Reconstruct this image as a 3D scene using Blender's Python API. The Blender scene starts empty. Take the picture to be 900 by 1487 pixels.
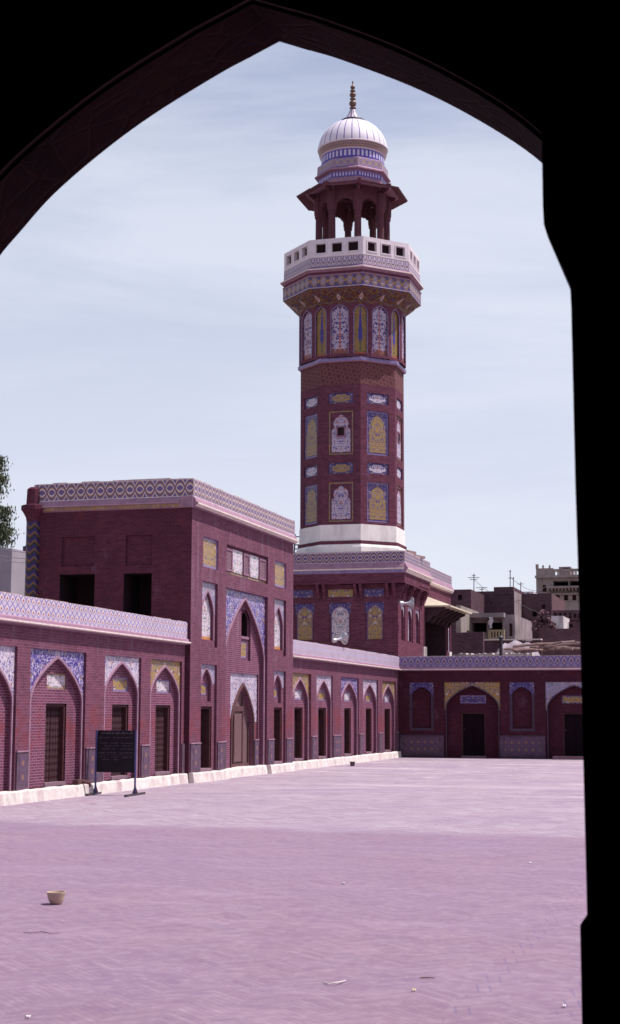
import bpy, bmesh, math, random
from mathutils import Vector, Matrix
random.seed(7)
R = math.radians
scn = bpy.context.scene
COL = scn.collection
# ------------------------------------------------------------------ camera survey
F, H, CX, CY = 2250., 1.9, 450., 743.5
PITCH, YAW, ROLL = R(7.394), R(15.844), R(.18)

def ray(px, py):
    x, y = px-CX, py-CY
    c, s = math.cos(ROLL), math.sin(ROLL)
    x, y = x*c+y*s, -x*s+y*c
    fw = F*math.cos(PITCH)+y*math.sin(PITCH); up = F*math.sin(PITCH)-y*math.cos(PITCH)
    c, s = math.cos(YAW), math.sin(YAW)
    return (x*c-fw*s, x*s+fw*c, up)
def onz(px, py, z=0.):
    r = ray(px, py); t = (z-H)/r[2]; return Vector((r[0]*t, r[1]*t, z))
def onx(px, py, x):
    r = ray(px, py); t = x/r[0]; return Vector((x, r[1]*t, r[2]*t+H))
def ony(px, py, y):
    r = ray(px, py); t = y/r[1]; return Vector((r[0]*t, y, r[2]*t+H))

cam = bpy.data.cameras.new('camera'); camo = bpy.data.objects.new('camera', cam); COL.objects.link(camo)
cam.sensor_fit = 'VERTICAL'; cam.sensor_height = 36.; cam.lens = F/1487.*36.
cam.clip_start = .05; cam.clip_end = 4000
camo.matrix_world = (Matrix.Translation((0, 0, H)) @ Matrix.Rotation(YAW, 4, 'Z') @
                     Matrix.Rotation(R(90)+PITCH, 4, 'X') @ Matrix.Rotation(ROLL, 4, 'Z'))
scn.camera = camo

# ------------------------------------------------------------------ node helpers
class G:
    def __init__(s, name):
        s.m = bpy.data.materials.new(name); s.m.use_nodes = True; s.t = s.m.node_tree
        s.b = s.t.nodes['Principled BSDF']; s._uv = None
    def n(s, typ): return s.t.nodes.new(typ)
    def put(s, sock, v):
        if isinstance(v, X): s.t.links.new(v.s, sock)
        elif isinstance(v, bpy.types.NodeSocket): s.t.links.new(v, sock)
        else:
            if isinstance(v, tuple) and len(v) == 3 and sock.type == 'RGBA': v = v+(1,)
            sock.default_value = v
    def math(s, op, a, b=None, c=None):
        n = s.n('ShaderNodeMath'); n.operation = op
        for i, v in enumerate((a, b, c)):
            if v is not None: s.put(n.inputs[i], v)
        return X(s, n.outputs[0])
    def uv(s):
        if s._uv is None:
            n = s.n('ShaderNodeUVMap'); n.uv_map = 'uv'
            q = s.n('ShaderNodeSeparateXYZ'); s.t.links.new(n.outputs[0], q.inputs[0])
            s._uv = (X(s, q.outputs[0]), X(s, q.outputs[1]), X(s, n.outputs[0]))
        return s._uv
    def obj(s):
        n = s.n('ShaderNodeNewGeometry'); q = s.n('ShaderNodeSeparateXYZ'); s.t.links.new(n.outputs['Position'], q.inputs[0])
        return X(s, q.outputs[0]), X(s, q.outputs[1]), X(s, q.outputs[2]), X(s, n.outputs['Position'])
    def vec(s, x, y, z=0.):
        n = s.n('ShaderNodeCombineXYZ')
        for i, v in enumerate((x, y, z)): s.put(n.inputs[i], v)
        return X(s, n.outputs[0])
    def noise(s, v, sc, det=3., rough=.55, dist=0.):
        n = s.n('ShaderNodeTexNoise'); s.put(n.inputs['Vector'], v)
        n.inputs['Scale'].default_value = sc; n.inputs['Detail'].default_value = det
        n.inputs['Roughness'].default_value = rough; n.inputs['Distortion'].default_value = dist
        return X(s, n.outputs[0])
    def voro(s, v, sc, rnd=1.):
        n = s.n('ShaderNodeTexVoronoi'); s.put(n.inputs['Vector'], v); n.inputs['Scale'].default_value = sc
        n.inputs['Randomness'].default_value = rnd
        q = s.n('ShaderNodeSeparateColor'); s.t.links.new(n.outputs['Color'], q.inputs[0])
        return X(s, n.outputs['Distance']), X(s, q.outputs[0]), X(s, q.outputs[1])
    def edge(s, v, sc):
        n = s.n('ShaderNodeTexVoronoi'); n.feature = 'DISTANCE_TO_EDGE'; s.put(n.inputs['Vector'], v); n.inputs['Scale'].default_value = sc
        return X(s, n.outputs[0])
    def white(s, v):
        n = s.n('ShaderNodeTexWhiteNoise'); n.noise_dimensions = '3D'; s.put(n.inputs['Vector'], v); return X(s, n.outputs['Value'])
    def mix(s, f, a, b, blend='MIX'):
        n = s.n('ShaderNodeMix'); n.data_type = 'RGBA'; n.blend_type = blend; n.clamp_factor = True
        s.put(n.inputs[0], f); s.put(n.inputs[6], a); s.put(n.inputs[7], b)
        return X(s, n.outputs[2])
    def remap(s, v, a, b, c=0., d=1.):
        n = s.n('ShaderNodeMapRange'); s.put(n.inputs[0], v)
        for i, k in enumerate((a, b, c, d)): n.inputs[1+i].default_value = k
        return X(s, n.outputs[0])
    def bump(s, h, strength=.3, dist=.02):
        n = s.n('ShaderNodeBump'); n.inputs['Strength'].default_value = strength; n.inputs['Distance'].default_value = dist
        s.put(n.inputs['Height'], h); s.t.links.new(n.outputs[0], s.b.inputs['Normal'])
    def done(s, col, rough=.8, spec=.25, metal=0.):
        s.put(s.b.inputs['Base Color'], col); s.put(s.b.inputs['Roughness'], rough)
        s.b.inputs['Specular IOR Level'].default_value = spec; s.b.inputs['Metallic'].default_value = metal
        return s.m
class X:
    def __init__(s, g, k): s.g = g; s.s = k
    def __add__(s, o): return s.g.math('ADD', s, o)
    __radd__ = __add__
    def __sub__(s, o): return s.g.math('SUBTRACT', s, o)
    def __rsub__(s, o): return s.g.math('SUBTRACT', o, s)
    def __mul__(s, o): return s.g.math('MULTIPLY', s, o)
    __rmul__ = __mul__
    def __truediv__(s, o): return s.g.math('DIVIDE', s, o)
    def __lt__(s, o): return s.g.math('LESS_THAN', s, o)
    def __gt__(s, o): return s.g.math('GREATER_THAN', s, o)
    def abs(s): return s.g.math('ABSOLUTE', s)
    def fr(s): return s.g.math('FRACT', s)
    def fl(s): return s.g.math('FLOOR', s)
    def sin(s): return s.g.math('SINE', s)
    def min(s, o): return s.g.math('MINIMUM', s, o)
    def max(s, o): return s.g.math('MAXIMUM', s, o)
    def sqrt(s): return s.g.math('SQRT', s)

def scale3(c, k): return tuple(v*k for v in c)
BRICK = (.146, .051, .080)
WHITE = (.57, .49, .565); COBALT = (.045, .03, .22); YELLOW = (.36, .225, .05); RUST = (.36, .09, .045); TEAL = (.07, .16, .13)
DKBLUE = (.03, .018, .13); LILAC = (.30, .22, .38); PINK = (.44, .25, .36)

def m_plain(name, c, rough=.8, var=.25, sc=3., spec=.25, bump=.0, metal=0., stain=None):
    g = G(name); x, y, z, p = g.obj()
    n = g.noise(p, sc, 5., .6)
    col = g.mix(g.remap(n, .3, .7), scale3(c, 1-var), scale3(c, 1+var))
    if stain:
        sx = g.noise(g.vec(x*1.6, y*1.6, z*.35), 1.3, 5., .65)
        col = g.mix(g.remap(sx, .5, .68), col, stain)
    if bump: g.bump(g.noise(p, sc*6, 4., .6), bump, .02)
    return g.done(col, rough, spec, metal)

def m_brick(name, c, course=.06, length=.2, mortar=(.235, .14, .21), msize=.008, patch=.3, red=(.19, .045, .062), mfac=.75, wear=False):
    g = G(name); u, v, uv = g.uv()
    row = (v/course).fl(); off = (row*.5).fr()*length
    cu = ((u+off)/length).fr(); cv = (v/course).fr()
    cell = g.white(g.vec(((u+off)/length).fl(), row, 3.))
    joint = (cu < msize/length*1.6).max(cv < msize/course*1.6)
    big = g.noise(uv, .55, 6., .65); mid = g.noise(uv, 2.6, 4., .6); fine = g.noise(uv, 24., 3.)
    a = g.mix(g.remap(cell, 0., 1.), scale3(c, .74), scale3(c, 1.22))
    a = g.mix(g.remap(big, .38, .66, 0., patch*1.5), a, scale3(c, .66))
    a = g.mix(g.remap(mid, .55, .75, 0., patch*1.3), a, red)
    a = g.mix(g.remap(fine, .45, .8, 0., .3), a, scale3(c, 1.35))
    a = g.mix(joint*mfac, a, mortar if max(mortar) < 1 else mortar)
    streak = g.noise(g.vec(u*2.2, v*.22, 0.), 1., 5., .7)
    a = g.mix(g.remap(streak, .55, .75, 0., .38), a, scale3(c, .6))
    pale = g.noise(g.vec(u*.9+7., v*.5, 0.), 1.4, 6., .7)
    a = g.mix(g.remap(pale, .58, .78, 0., .4), a, (.245, .14, .215))
    if wear:
        low = g.remap((v-1.55).abs(), .1, .75, 1., 0.)
        a = g.mix(low*g.remap(g.noise(g.vec(u*.8, v*.9, 9.), 1.5, 5., .7), .44, .62, 0., .75), a, (.20, .042, .048))
        drip = g.noise(g.vec(u*3.2, v*.3, 6.), 1., 5., .75)
        a = g.mix(g.remap(drip, .52, .7, 0., .55)*g.remap(v, 2.9, 3.7), a, (.25, .16, .215))
        dark = g.noise(g.vec(u*1.7, v*.25, 12.), 1., 5., .7)
        a = g.mix(g.remap(dark, .52, .72, 0., .5), a, (.085, .03, .05))
    g.bump(g.math('SUBTRACT', 1., joint)+fine*.4, .5, .012)
    return g.done(a, .9, .06)

def grime(g, col, u, v, k=.35):
    n = g.noise(g.vec(u, v, .7), 1.7, 5., .65)
    col = g.mix(g.remap(n, .42, .75, 0., k), col, (.14, .075, .10))
    lost = g.noise(g.vec(u, v, 3.3), 2.3, 6., .75)
    return g.mix(g.remap(lost, .655, .675, 0., .8), col, (.33, .22, .25))

def m_floral(name, bg, cols, vine, sc=1., dens=1., border=None):
    """cut tile mosaic: mirrored scrolling vines, rosettes and leaves on a plain ground"""
    g = G(name); u, v, _ = g.uv()
    ua = u.abs()
    w1 = g.noise(g.vec(ua, v, 0.), 3.4*sc, 1.); w2 = g.noise(g.vec(ua, v, 5.), 3.4*sc, 1.)
    p = g.vec(ua+w1*.11/sc, v+w2*.11/sc, 0.)
    col = bg
    vn = (g.noise(p, 6.2*sc, .5) - .5).abs()
    col = g.mix(vn < .020, col, vine)
    vn2 = (g.noise(g.vec(ua+w2*.1, v, 3.), 8.5*sc, .5) - .52).abs()
    col = g.mix(vn2 < .016, col, vine)
    d, r1, r2 = g.voro(p, 15.*sc)
    lf = g.mix(r2 > .5, cols[0], cols[1])
    col = g.mix((d < .27)*(r1 > 1-.62*dens), col, lf)
    d, r1, r2 = g.voro(p, 6.6*sc, .8)
    fc = g.mix(r1 > .45, cols[2], cols[0]); fc = g.mix(r1 > .75, fc, cols[1])
    on = r2 > 1-.8*dens
    col = g.mix((d < .34)*on, col, fc)
    col = g.mix((d < .20)*on, col, bg)
    col = g.mix((d < .12)*on, col, cols[2])
    n2 = g.noise(g.vec(u, v, 2.), 60., 2.)
    col = g.mix(g.remap(n2, .35, .75, 0., .3), col, scale3(bg, .6))
    return g.done(grime(g, col, u, v, .3), .4, .3)

def m_lattice(name, bg, c_line, c_ring, c_dot, pu=.22, pv=.22):
    """rows of ogee lozenges (parapet tiles)"""
    g = G(name); u, v, _ = g.uv()
    a = u/pu; b = v/pv
    dd = ((a.fr()-.5).abs()+(b.fr()-.5).abs())           # lozenges centred on cells
    wob = (b*6.2832).sin()*.05
    de = (((a+.5).fr()-.5).abs()+((b+.5).fr()-.5).abs())
    col = g.mix((dd-.5+wob).abs() < .07, bg, c_line)
    col = g.mix((dd-.31).abs() < .045, col, c_ring)
    col = g.mix((de-.31).abs() < .045, col, c_line)
    col = g.mix(dd < .17, col, c_dot)
    col = g.mix(de < .13, col, c_ring)
    return g.done(grime(g, col, u, v, .25), .45, .3)

def m_chain(name, bg, c1, c2, c_dot, p=.5, h=.46, z0=0.):
    """interlaced strapwork: two opposed waves with lozenges between"""
    g = G(name); u, v, _ = g.uv()
    k = 6.28318/p; y = (v-z0-h/2)/(h/2)
    s = (u*k).sin(); s = s*(1.25-.25*s.abs())
    tri = ((u/p).fr()-.5).abs()
    e1 = (y-s*.74).abs(); e2 = (y+s*.74).abs(); e = e1.min(e2)
    col = bg
    q = (u/(p/2)+.5).fr()
    loz = (q-.5).abs()*1.25+y.abs()*.62
    q2 = (u/(p/2)).fr()
    loz2 = (q2-.5).abs()*1.0+(1-y.abs())*.62
    col = g.mix(loz < .34, col, DKBLUE)
    col = g.mix(loz < .2, col, c1); col = g.mix(loz < .1, col, c_dot)
    col = g.mix(loz2 < .26, col, DKBLUE); col = g.mix(loz2 < .15, col, c1)
    col = g.mix(e < .30, col, c2); col = g.mix(e < .16, col, bg); col = g.mix((e-.36).abs() < .06, col, c1)
    col = g.mix(y.abs() > .93, col, c1)
    return g.done(grime(g, col, u, v, .3), .45, .3)

def m_rosette(name, bg, c1, c2, p=.4, h=.5):
    g = G(name); u, v, _ = g.uv()
    a = ((u/p).fr()-.5)*2.; b = (v/h-.5)*2.
    r = (a*a+b*b).sqrt(); th = g.math('ARCTAN2', b, a)
    pet = r+(th*8.).sin()*.12
    col = g.mix((pet-.62).abs() < .12, bg, c2)
    col = g.mix((pet-.30).abs() < .09, col, c1)
    col = g.mix(r < .14, col, c2)
    col = g.mix(((a.abs()-1).abs()*.8+b.abs()) < .3, col, c2)
    col = g.mix(b.abs() > .88, col, c1)
    return g.done(grime(g, col, u, v, .3), .45, .3)

def m_flutes(name, bg, c1, p=.16, h=.5):
    g = G(name); u, v, _ = g.uv()
    a = ((u/p).fr()-.5).abs(); b = v/h
    col = g.mix((a < .26)*(b > .2)*(b < .72+.2*(.26-a)), bg, c1)
    col = g.mix((((u/(p*.5)).fr()-.5).abs() < .25)*(b > .84)*(b < .95), col, c1)
    return g.done(grime(g, col, u, v, .2), .4, .3)

def m_strap(name, bg, line, sc=3.4):
    """low geometric brick relief of interlocking stars"""
    g = G(name); u, v, uv = g.uv()
    wv = []
    for i in range(3):
        a = R(60*i+15); t = (u*math.cos(a)+v*math.sin(a))*sc
        wv.append(((t.fr()-.5).abs()-.2).abs())
    e = wv[0].min(wv[1]).min(wv[2])
    col = g.mix(e < .045, bg, line)
    g.bump(e < .05, .6, .02)
    return g.done(col, .8, .2)

def m_muqarnas(name):
    g = G(name); u, v, uv = g.uv()
    p = .95
    a = ((u/p+.5).fr()-.5).abs()*p; b = v
    n = g.noise(uv, 9., 2.)
    col = g.mix(n > .52, (.105, .028, .032), scale3(YELLOW, .32)); col = g.mix(n > .58, col, DKBLUE)
    d, r1, r2 = g.voro(g.vec(a, v, 0.), 9.)
    col = g.mix(d < .22, col, scale3(WHITE, .3))
    ln = ((a*1.7-b*.8).abs() < .025).max((a*1.2+b*.9-.55).abs() < .025).max((a*.7+b-.95).abs() < .02)
    col = g.mix(ln, col, scale3(YELLOW, .5))
    kite = (a*2.2+(b-.42).abs()) < .2
    col = g.mix(kite, col, scale3(WHITE, .7)); col = g.mix((a*2.2+(b-.42).abs()) < .09, col, RUST)
    return g.done(col, .55, .25)

def m_tree(name, bg, leaf, trunk, rust, h=2.3):
    """tile panel: flowering tree on a light ground"""
    g = G(name); u, v, _ = g.uv()
    ua = u.abs(); b = v/h
    col = bg
    p = g.vec(ua+g.noise(g.vec(ua, v, 0.), 3., 1.)*.12, v, 0.)
    d, r1, r2 = g.voro(p, 11.)
    col = g.mix((d < .46)*(r1 > .15)*(b > .06), col, g.mix(r2 > .8, leaf, rust))
    vn = (g.noise(p, 5.5, 1.) - .5).abs()
    col = g.mix((vn < .016)*(b > .1), col, scale3(leaf, .7))
    col = g.mix((ua < .022+.012*(1-b))*(b > .05)*(b < .8), col, trunk)
    col = g.mix((b-.06-.05*(u*14.).sin().abs()) < 0., col, rust)
    return g.done(grime(g, col, u, v, .15), .45, .3)

def m_cypress(name, bg, blue, leaf, h=2.3):
    g = G(name); u, v, _ = g.uv()
    ua = u.abs(); b = v/h
    d, r1, r2 = g.voro(g.vec(ua, v, 0.), 9.)
    col = g.mix((d < .3)*(r1 > .35), bg, g.mix(r2 > .5, leaf, RUST))
    vn = (g.noise(g.vec(ua, v, 0.), 6., 1.) - .5).abs()
    col = g.mix(vn < .018, col, leaf)
    w = (b-.2).max(0.)*9.
    shp = .15*(1-b)*w.min(1.)
    col = g.mix(ua < shp, col, blue)
    col = g.mix((ua < .018)*(b > .04)*(b < .3), col, leaf)
    col = g.mix(b < .04, col, RUST)
    return g.done(grime(g, col, u, v, .15), .45, .3)

def m_zigzag(name):
    g = G(name); u, v, _ = g.uv()
    t = (v/.24+((u/.3).fr()-.5).abs()*1.1).fr()
    col = g.mix(t < .3, DKBLUE, (.15, .075, .04)); col = g.mix(t > .62, col, (.03, .025, .035))
    return g.done(col, .5, .25)

def m_dado(name):
    g = G(name); u, v, uv = g.uv()
    n = g.noise(uv, 5., 4.)
    col = g.mix(g.remap(n, .3, .7), (.075, .045, .07), (.14, .085, .122))
    return g.done(col, .8, .08)
def m_star(name):
    """star chain inlay"""
    g = G(name); u, v, _ = g.uv()
    p = .30
    a = ((u/p+.5).fr()-.5)*2; b = ((v/p).fr()-.5)*2
    r = (a*a+b*b).sqrt(); th = g.math('ARCTAN2', b, a)
    pet = r+(th*6.).sin().abs()*.28
    col = g.mix(pet < .86, (.12, .072, .115), DKBLUE); col = g.mix(pet < .74, col, (.18, .108, .092)); col = g.mix(pet < .44, col, (.22, .075, .07)); col = g.mix(r < .18, col, (.22, .15, .14))
    return g.done(col, .75, .1)

def m_lattice_wood(name, a=(.075, .04, .045), b=(.22, .13, .14)):
    g = G(name); u, v, _ = g.uv()
    t = ((u*.8+v)/.055).fr()
    col = g.mix(t < .5, a, b); g.bump(t < .5, .5, .01)
    return g.done(col, .85, .06)
def m_jali(name):
    g = G(name); u, v, _ = g.uv()
    t = (((u+v)/.13).fr()-.5).abs().min((((u-v)/.13).fr()-.5).abs())
    col = g.mix(t < .16, (.025, .012, .02), (.30, .17, .22)); return g.done(col, .8, .15)
def m_stud(name, base, hi):
    """carved door leaf: rows of lozenge studs"""
    g = G(name); u, v, _ = g.uv()
    a = ((u/.13).fr()-.5).abs(); b = ((v/.15).fr()-.5).abs()
    k = a+b; ring = (k-.36).abs() < .07
    col = g.mix(ring, base, hi); col = g.mix(k < .12, col, hi)
    g.bump(g.math('MAXIMUM', ring, k < .15), .7, .02)
    return g.done(col, .85, .05)

# materials -------------------------------------------------------------
MB_ = m_brick('wall_brick', BRICK, mfac=.5, wear=True)
MBD = m_brick('shade_side_brick', (.092, .025, .043), mortar=(.105, .046, .07), patch=.5, red=(.145, .035, .042))  # darker copy of the wall brick, shade of unlit sides put into its colour
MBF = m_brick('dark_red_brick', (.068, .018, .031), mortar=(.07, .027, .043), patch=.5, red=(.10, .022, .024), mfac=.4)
MBR = m_brick('niche_brick', (.155, .047, .08), mortar=(.28, .17, .245), msize=.010, mfac=.8, wear=True)
MBT = m_brick('tower_brick', (.116, .036, .058), course=.09, length=.25, patch=.15, mfac=.35)
MPINK = m_plain('pink_moulding', (.285, .16, .225), .7, .2, 4., bump=.1)
MCREAM = m_plain('cream_lip', (.66, .56, .52), .7, .2, 5.)
MLIME = m_plain('whitewash', (.62, .545, .525), .9, .2, 5., bump=.8, stain=(.42, .32, .33))
MCOPE = m_plain('crumbling_coping', (.44, .34, .35), .95, .35, 6., bump=.6)
MSAND = m_plain('frame_stone', (.24, .12, .18), .8, .15, 5.)
MTW = m_floral('tile_white', WHITE, (COBALT, LILAC, RUST), COBALT)
MTB = m_floral('tile_blue', (.05, .03, .22), (WHITE, (.5, .4, .55), YELLOW), (.55, .45, .58), 1., 1.15)
MTY = m_floral('tile_yellow', YELLOW, (COBALT, WHITE, TEAL), COBALT)
MTL = m_floral('tile_lilac', (.36, .28, .42), (YELLOW, COBALT, WHITE), TEAL, 1.2)
MTWB = m_floral('tile_pale', (.64, .53, .60), (COBALT, RUST, YELLOW), TEAL, .9)
MTDB = m_floral('tile_deep_blue', (.035, .022, .14), (LILAC, (.4, .33, .42), YELLOW), (.17, .12, .24), 1.3)
MTWM = m_floral('tile_border', (.26, .21, .40), (COBALT, WHITE, COBALT), COBALT, 2.6)
MTYM = m_floral('tile_yellow_border', YELLOW, (TEAL, WHITE, COBALT), COBALT, 2.4)
MLAT = m_lattice('parapet_lozenge', (.66, .58, .65), (.15, .10, .33), (.48, .36, .28), (.30, .07, .09), .25, .225)
MLAT2 = m_lattice('parapet_ogee', (.68, .61, .68), (.22, .17, .40), (.52, .38, .20), (.24, .18, .42), .235, .27)
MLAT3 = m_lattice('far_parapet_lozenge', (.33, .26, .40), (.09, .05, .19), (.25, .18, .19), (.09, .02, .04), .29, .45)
MCH = m_chain('parapet_chain', (.13, .085, .20), (.62, .54, .66), (.44, .27, .07), RUST, .60, .50, 0.)
MCHB = m_chain('block_chain', (.10, .065, .17), (.52, .44, .58), (.38, .20, .08), RUST, .62, .46, 0.)
MDA, MST = m_dado('dado_stone'), m_star('dado_inlay')
MDOOR = m_stud('carved_door', (.030, .011, .016), (.10, .055, .062))
MDOORD = m_stud('dark_door', (.010, .005, .008), (.018, .009, .012))
MFRM = m_plain('door_wood', (.07, .028, .033), .8, .25, 6., spec=.08)
MSILL = m_plain('sill_stone', (.22, .13, .17), .8, .2, 6.)
MLW, MJ = m_lattice_wood('lattice_wood'), m_jali('jali_screen')
MGW = m_plain('gate_timber', (.11, .055, .062), .85, .2, 8., spec=.06)
MVOID = m_plain('void_shade', (.02, .008, .013), .95, .2, 2.)  # near-black tone standing for the shade inside openings
MROOF = m_plain('mud_roof', (.34, .25, .25), .95, .2, 1.5)
MZZ = m_zigzag('zigzag_tile')
MIRON = m_plain('dark_iron', (.05, .035, .05), .5, .2, 8., .4)

# ------------------------------------------------------------------ mesh helpers
class MB:
    def __init__(s, *mats): s.v = []; s.f = []; s.uv = []; s.mi = []; s.mats = list(mats); s.k = 0
    def use(s, m):
        if m not in s.mats: s.mats.append(m)
        s.k = s.mats.index(m); return s
    def face(s, pts, uv=None):
        pts = [Vector(p) for p in pts]
        i = len(s.v); s.v += pts; s.f.append(tuple(range(i, i+len(pts)))); s.mi.append(s.k)
        if uv is None:
            n = Vector((0, 0, 0))
            for a in range(len(pts)):
                p, q = pts[a], pts[(a+1) % len(pts)]; n += p.cross(q)
            if n.length < 1e-12: n = Vector((0, 0, 1))
            n.normalize()
            if abs(n.z) > .8: uv = [(p.x, p.y) for p in pts]
            else:
                t = Vector((-n.y, n.x, 0)); 
                if t.length < 1e-6: t = Vector((1, 0, 0))
                t.normalize()
                if t.x+t.y*.999 < 0: t = -t
                uv = [(p.dot(t), p.z) for p in pts]
        s.uv += uv
    def build(s, name, parent=None, smooth=False, weld=True):
        me = bpy.data.meshes.new(name)
        off = Vector((0, 0, 0))
        if parent is not None:
            q = parent
            while q.parent: q = q.parent
            off = q.location
        me.from_pydata([v-off for v in s.v], [], s.f)
        for m in s.mats: me.materials.append(m)
        l = me.uv_layers.new(name='uv')
        for i, c in enumerate(s.uv): l.data[i].uv = c
        for p, k in zip(me.polygons, s.mi): p.material_index = k
        bm = bmesh.new(); bm.from_mesh(me)
        if weld: bmesh.ops.remove_doubles(bm, verts=bm.verts, dist=1e-5)
        bmesh.ops.recalc_face_normals(bm, faces=bm.faces)
        bm.to_mesh(me); bm.free()
        if smooth:
            for p in me.polygons: p.use_smooth = True
        o = bpy.data.objects.new(name, me); COL.objects.link(o)
        if parent is not None: o.parent = parent
        return o

def thing(name, label, cat, loc, group=None):
    o = bpy.data.objects.new(name, None); COL.objects.link(o); o.location = loc
    o.empty_display_size = .2
    o['label'] = label; o['category'] = cat
    if group: o['group'] = group
    return o
def tag(o, label, cat, group=None, kind=None):
    if label: o['label'] = label
    if cat: o['category'] = cat
    if group: o['group'] = group
    if kind: o['kind'] = kind
    return o

Z = Vector((0, 0, 1))
class Fr:
    """wall frame: s along the wall, z up, d outwards"""
    def __init__(s, O, T, N): s.O, s.T, s.N = Vector(O), Vector(T), Vector(N)
    def __call__(s, a, z, d=0.): return s.O+s.T*a+s.N*d+Z*z
def rect(mb, fr, a0, a1, z0, z1, d=0., uvc=None):
    """uvc=(ca,cz): uv measured from that point"""
    uv = None
    if uvc: uv = [(a0-uvc[0], z0-uvc[1]), (a1-uvc[0], z0-uvc[1]), (a1-uvc[0], z1-uvc[1]), (a0-uvc[0], z1-uvc[1])]
    mb.face([fr(a0, z0, d), fr(a1, z0, d), fr(a1, z1, d), fr(a0, z1, d)], uv)
def box(mb, fr, a0, a1, z0, z1, d0, d1, uvc=None, back=True):
    rect(mb, fr, a0, a1, z0, z1, d1, uvc)
    if back: mb.face([fr(a0, z0, d0), fr(a0, z1, d0), fr(a1, z1, d0), fr(a1, z0, d0)])
    mb.face([fr(a0, z0, d0), fr(a0, z0, d1), fr(a0, z1, d1), fr(a0, z1, d0)])
    mb.face([fr(a1, z0, d0), fr(a1, z1, d0), fr(a1, z1, d1), fr(a1, z0, d1)])
    mb.face([fr(a0, z1, d0), fr(a0, z1, d1), fr(a1, z1, d1), fr(a1, z1, d0)])
    mb.face([fr(a0, z0, d0), fr(a1, z0, d0), fr(a1, z0, d1), fr(a0, z0, d1)])
def plate(mb, fr, a0, a1, z0, z1, d, holes=()):
    A = sorted({a0, a1}|{min(max(h[i], a0), a1) for h in holes for i in (0, 1)})
    B = sorted({z0, z1}|{min(max(h[i], z0), z1) for h in holes for i in (2, 3)})
    for i in range(len(A)-1):
        for j in range(len(B)-1):
            ca, cz = (A[i]+A[i+1])/2, (B[j]+B[j+1])/2
            if any(h[0] < ca < h[1] and h[2] < cz < h[3] for h in holes): continue
            rect(mb, fr, A[i], A[i+1], B[j], B[j+1], d)
def reveal(mb, fr, a0, a1, z0, z1, d0, d1, bottom=True):
    mb.face([fr(a0, z0, d0), fr(a0, z1, d0), fr(a0, z1, d1), fr(a0, z0, d1)])
    mb.face([fr(a1, z0, d0), fr(a1, z0, d1), fr(a1, z1, d1), fr(a1, z1, d0)])
    mb.face([fr(a0, z1, d0), fr(a1, z1, d0), fr(a1, z1, d1), fr(a0, z1, d1)])
    if bottom: mb.face([fr(a0, z0, d0), fr(a0, z0, d1), fr(a1, z0, d1), fr(a1, z0, d0)])
def arch(c, w, zs, h, n=9, q=.6, p=1.12):
    pts = []
    for i in range(n+1):
        t = 1-(1-i/n)**1.0
        x = w*(1-t)
        x = w*math.cos(t*math.pi/2) if i < n else 0.
        pts.append((x, zs+h*max(0., 1-(x/w)**p)**q))
    return [(c-x, z) for x, z in pts]+[(c+x, z) for x, z in reversed(pts[:-1])]
def spandrel(mb, fr, a0, a1, zt, pts, d, uvc=None, z0=None):
    """fill between an arch and the rectangle round it"""
    def f(P):
        mb.face([fr(a, z, d) for a, z in P], [(a-uvc[0], z-uvc[1]) for a, z in P] if uvc else None)
    for (a, z), (b, y) in zip(pts, pts[1:]): f([(a, z), (b, y), (b, zt), (a, zt)])
    zs = pts[0][1] if z0 is None else z0
    if a0 < pts[0][0]: f([(a0, zs), (pts[0][0], zs), (pts[0][0], zt), (a0, zt)])
    if a1 > pts[-1][0]: f([(pts[-1][0], zs), (a1, zs), (a1, zt), (pts[-1][0], zt)])
def intrados(mb, fr, pts, d0, d1):
    for (a, z), (b, y) in zip(pts, pts[1:]):
        mb.face([fr(a, z, d0), fr(b, y, d0), fr(b, y, d1), fr(a, z, d1)])
def rib(mb, fr, pts, w, d0, d1):
    """moulding band of width w outside the curve pts"""
    out = []
    for i, (a, z) in enumerate(pts):
        p = pts[max(i-1, 0)]; q = pts[min(i+1, len(pts)-1)]
        tx, tz = q[0]-p[0], q[1]-p[1]; l = math.hypot(tx, tz) or 1
        k = 1.
        if 0 < i < len(pts)-1:
            l1 = Vector((a-p[0], z-p[1])); l2 = Vector((q[0]-a, q[1]-z))
            if l1.length and l2.length: k = 1/max(.55, math.cos(l1.angle(l2)/2))
        out.append((a-tz/l*w*k, z+tx/l*w*k))
    for i in range(len(pts)-1):
        a, b, c, e = pts[i], pts[i+1], out[i+1], out[i]
        mb.face([fr(*a, d1), fr(*b, d1), fr(*c, d1), fr(*e, d1)])
        mb.face([fr(*e, d0), fr(*e, d1), fr(*c, d1), fr(*c, d0)])
        mb.face([fr(*a, d0), fr(*b, d0), fr(*b, d1), fr(*a, d1)])
def archfill(mb, fr, pts, zb, d, uvc):
    P = [(pts[0][0], zb)]+[]+list(pts)+[(pts[-1][0], zb)]
    c = (uvc[0], zb)
    for (a, z), (b, y) in zip(pts, pts[1:]):
        Q = [(a, zb), (b, zb), (b, y), (a, z)]
        mb.face([fr(x, w, d) for x, w in Q], [(x-uvc[0], w-uvc[1]) for x, w in Q])
def sweep(mb, fr, a0, a1, prof, caps=True):
    """profile [(d,z,material)] swept along the wall; one face per profile step"""
    for (d0, z0, m), (d1, z1, _) in zip(prof, prof[1:]):
        mb.use(m); vz = abs(z1-z0) > .02 and abs(d1-d0) < .03
        mb.face([fr(a0, z0, d0), fr(a1, z0, d0), fr(a1, z1, d1), fr(a0, z1, d1)],
                [(a0, 0), (a1, 0), (a1, z1-z0), (a0, z1-z0)] if vz else None)
    if caps:
        mb.use(prof[0][2])
        for a in (a0, a1): mb.face([fr(a, p[1], p[0]) for p in prof])
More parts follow.
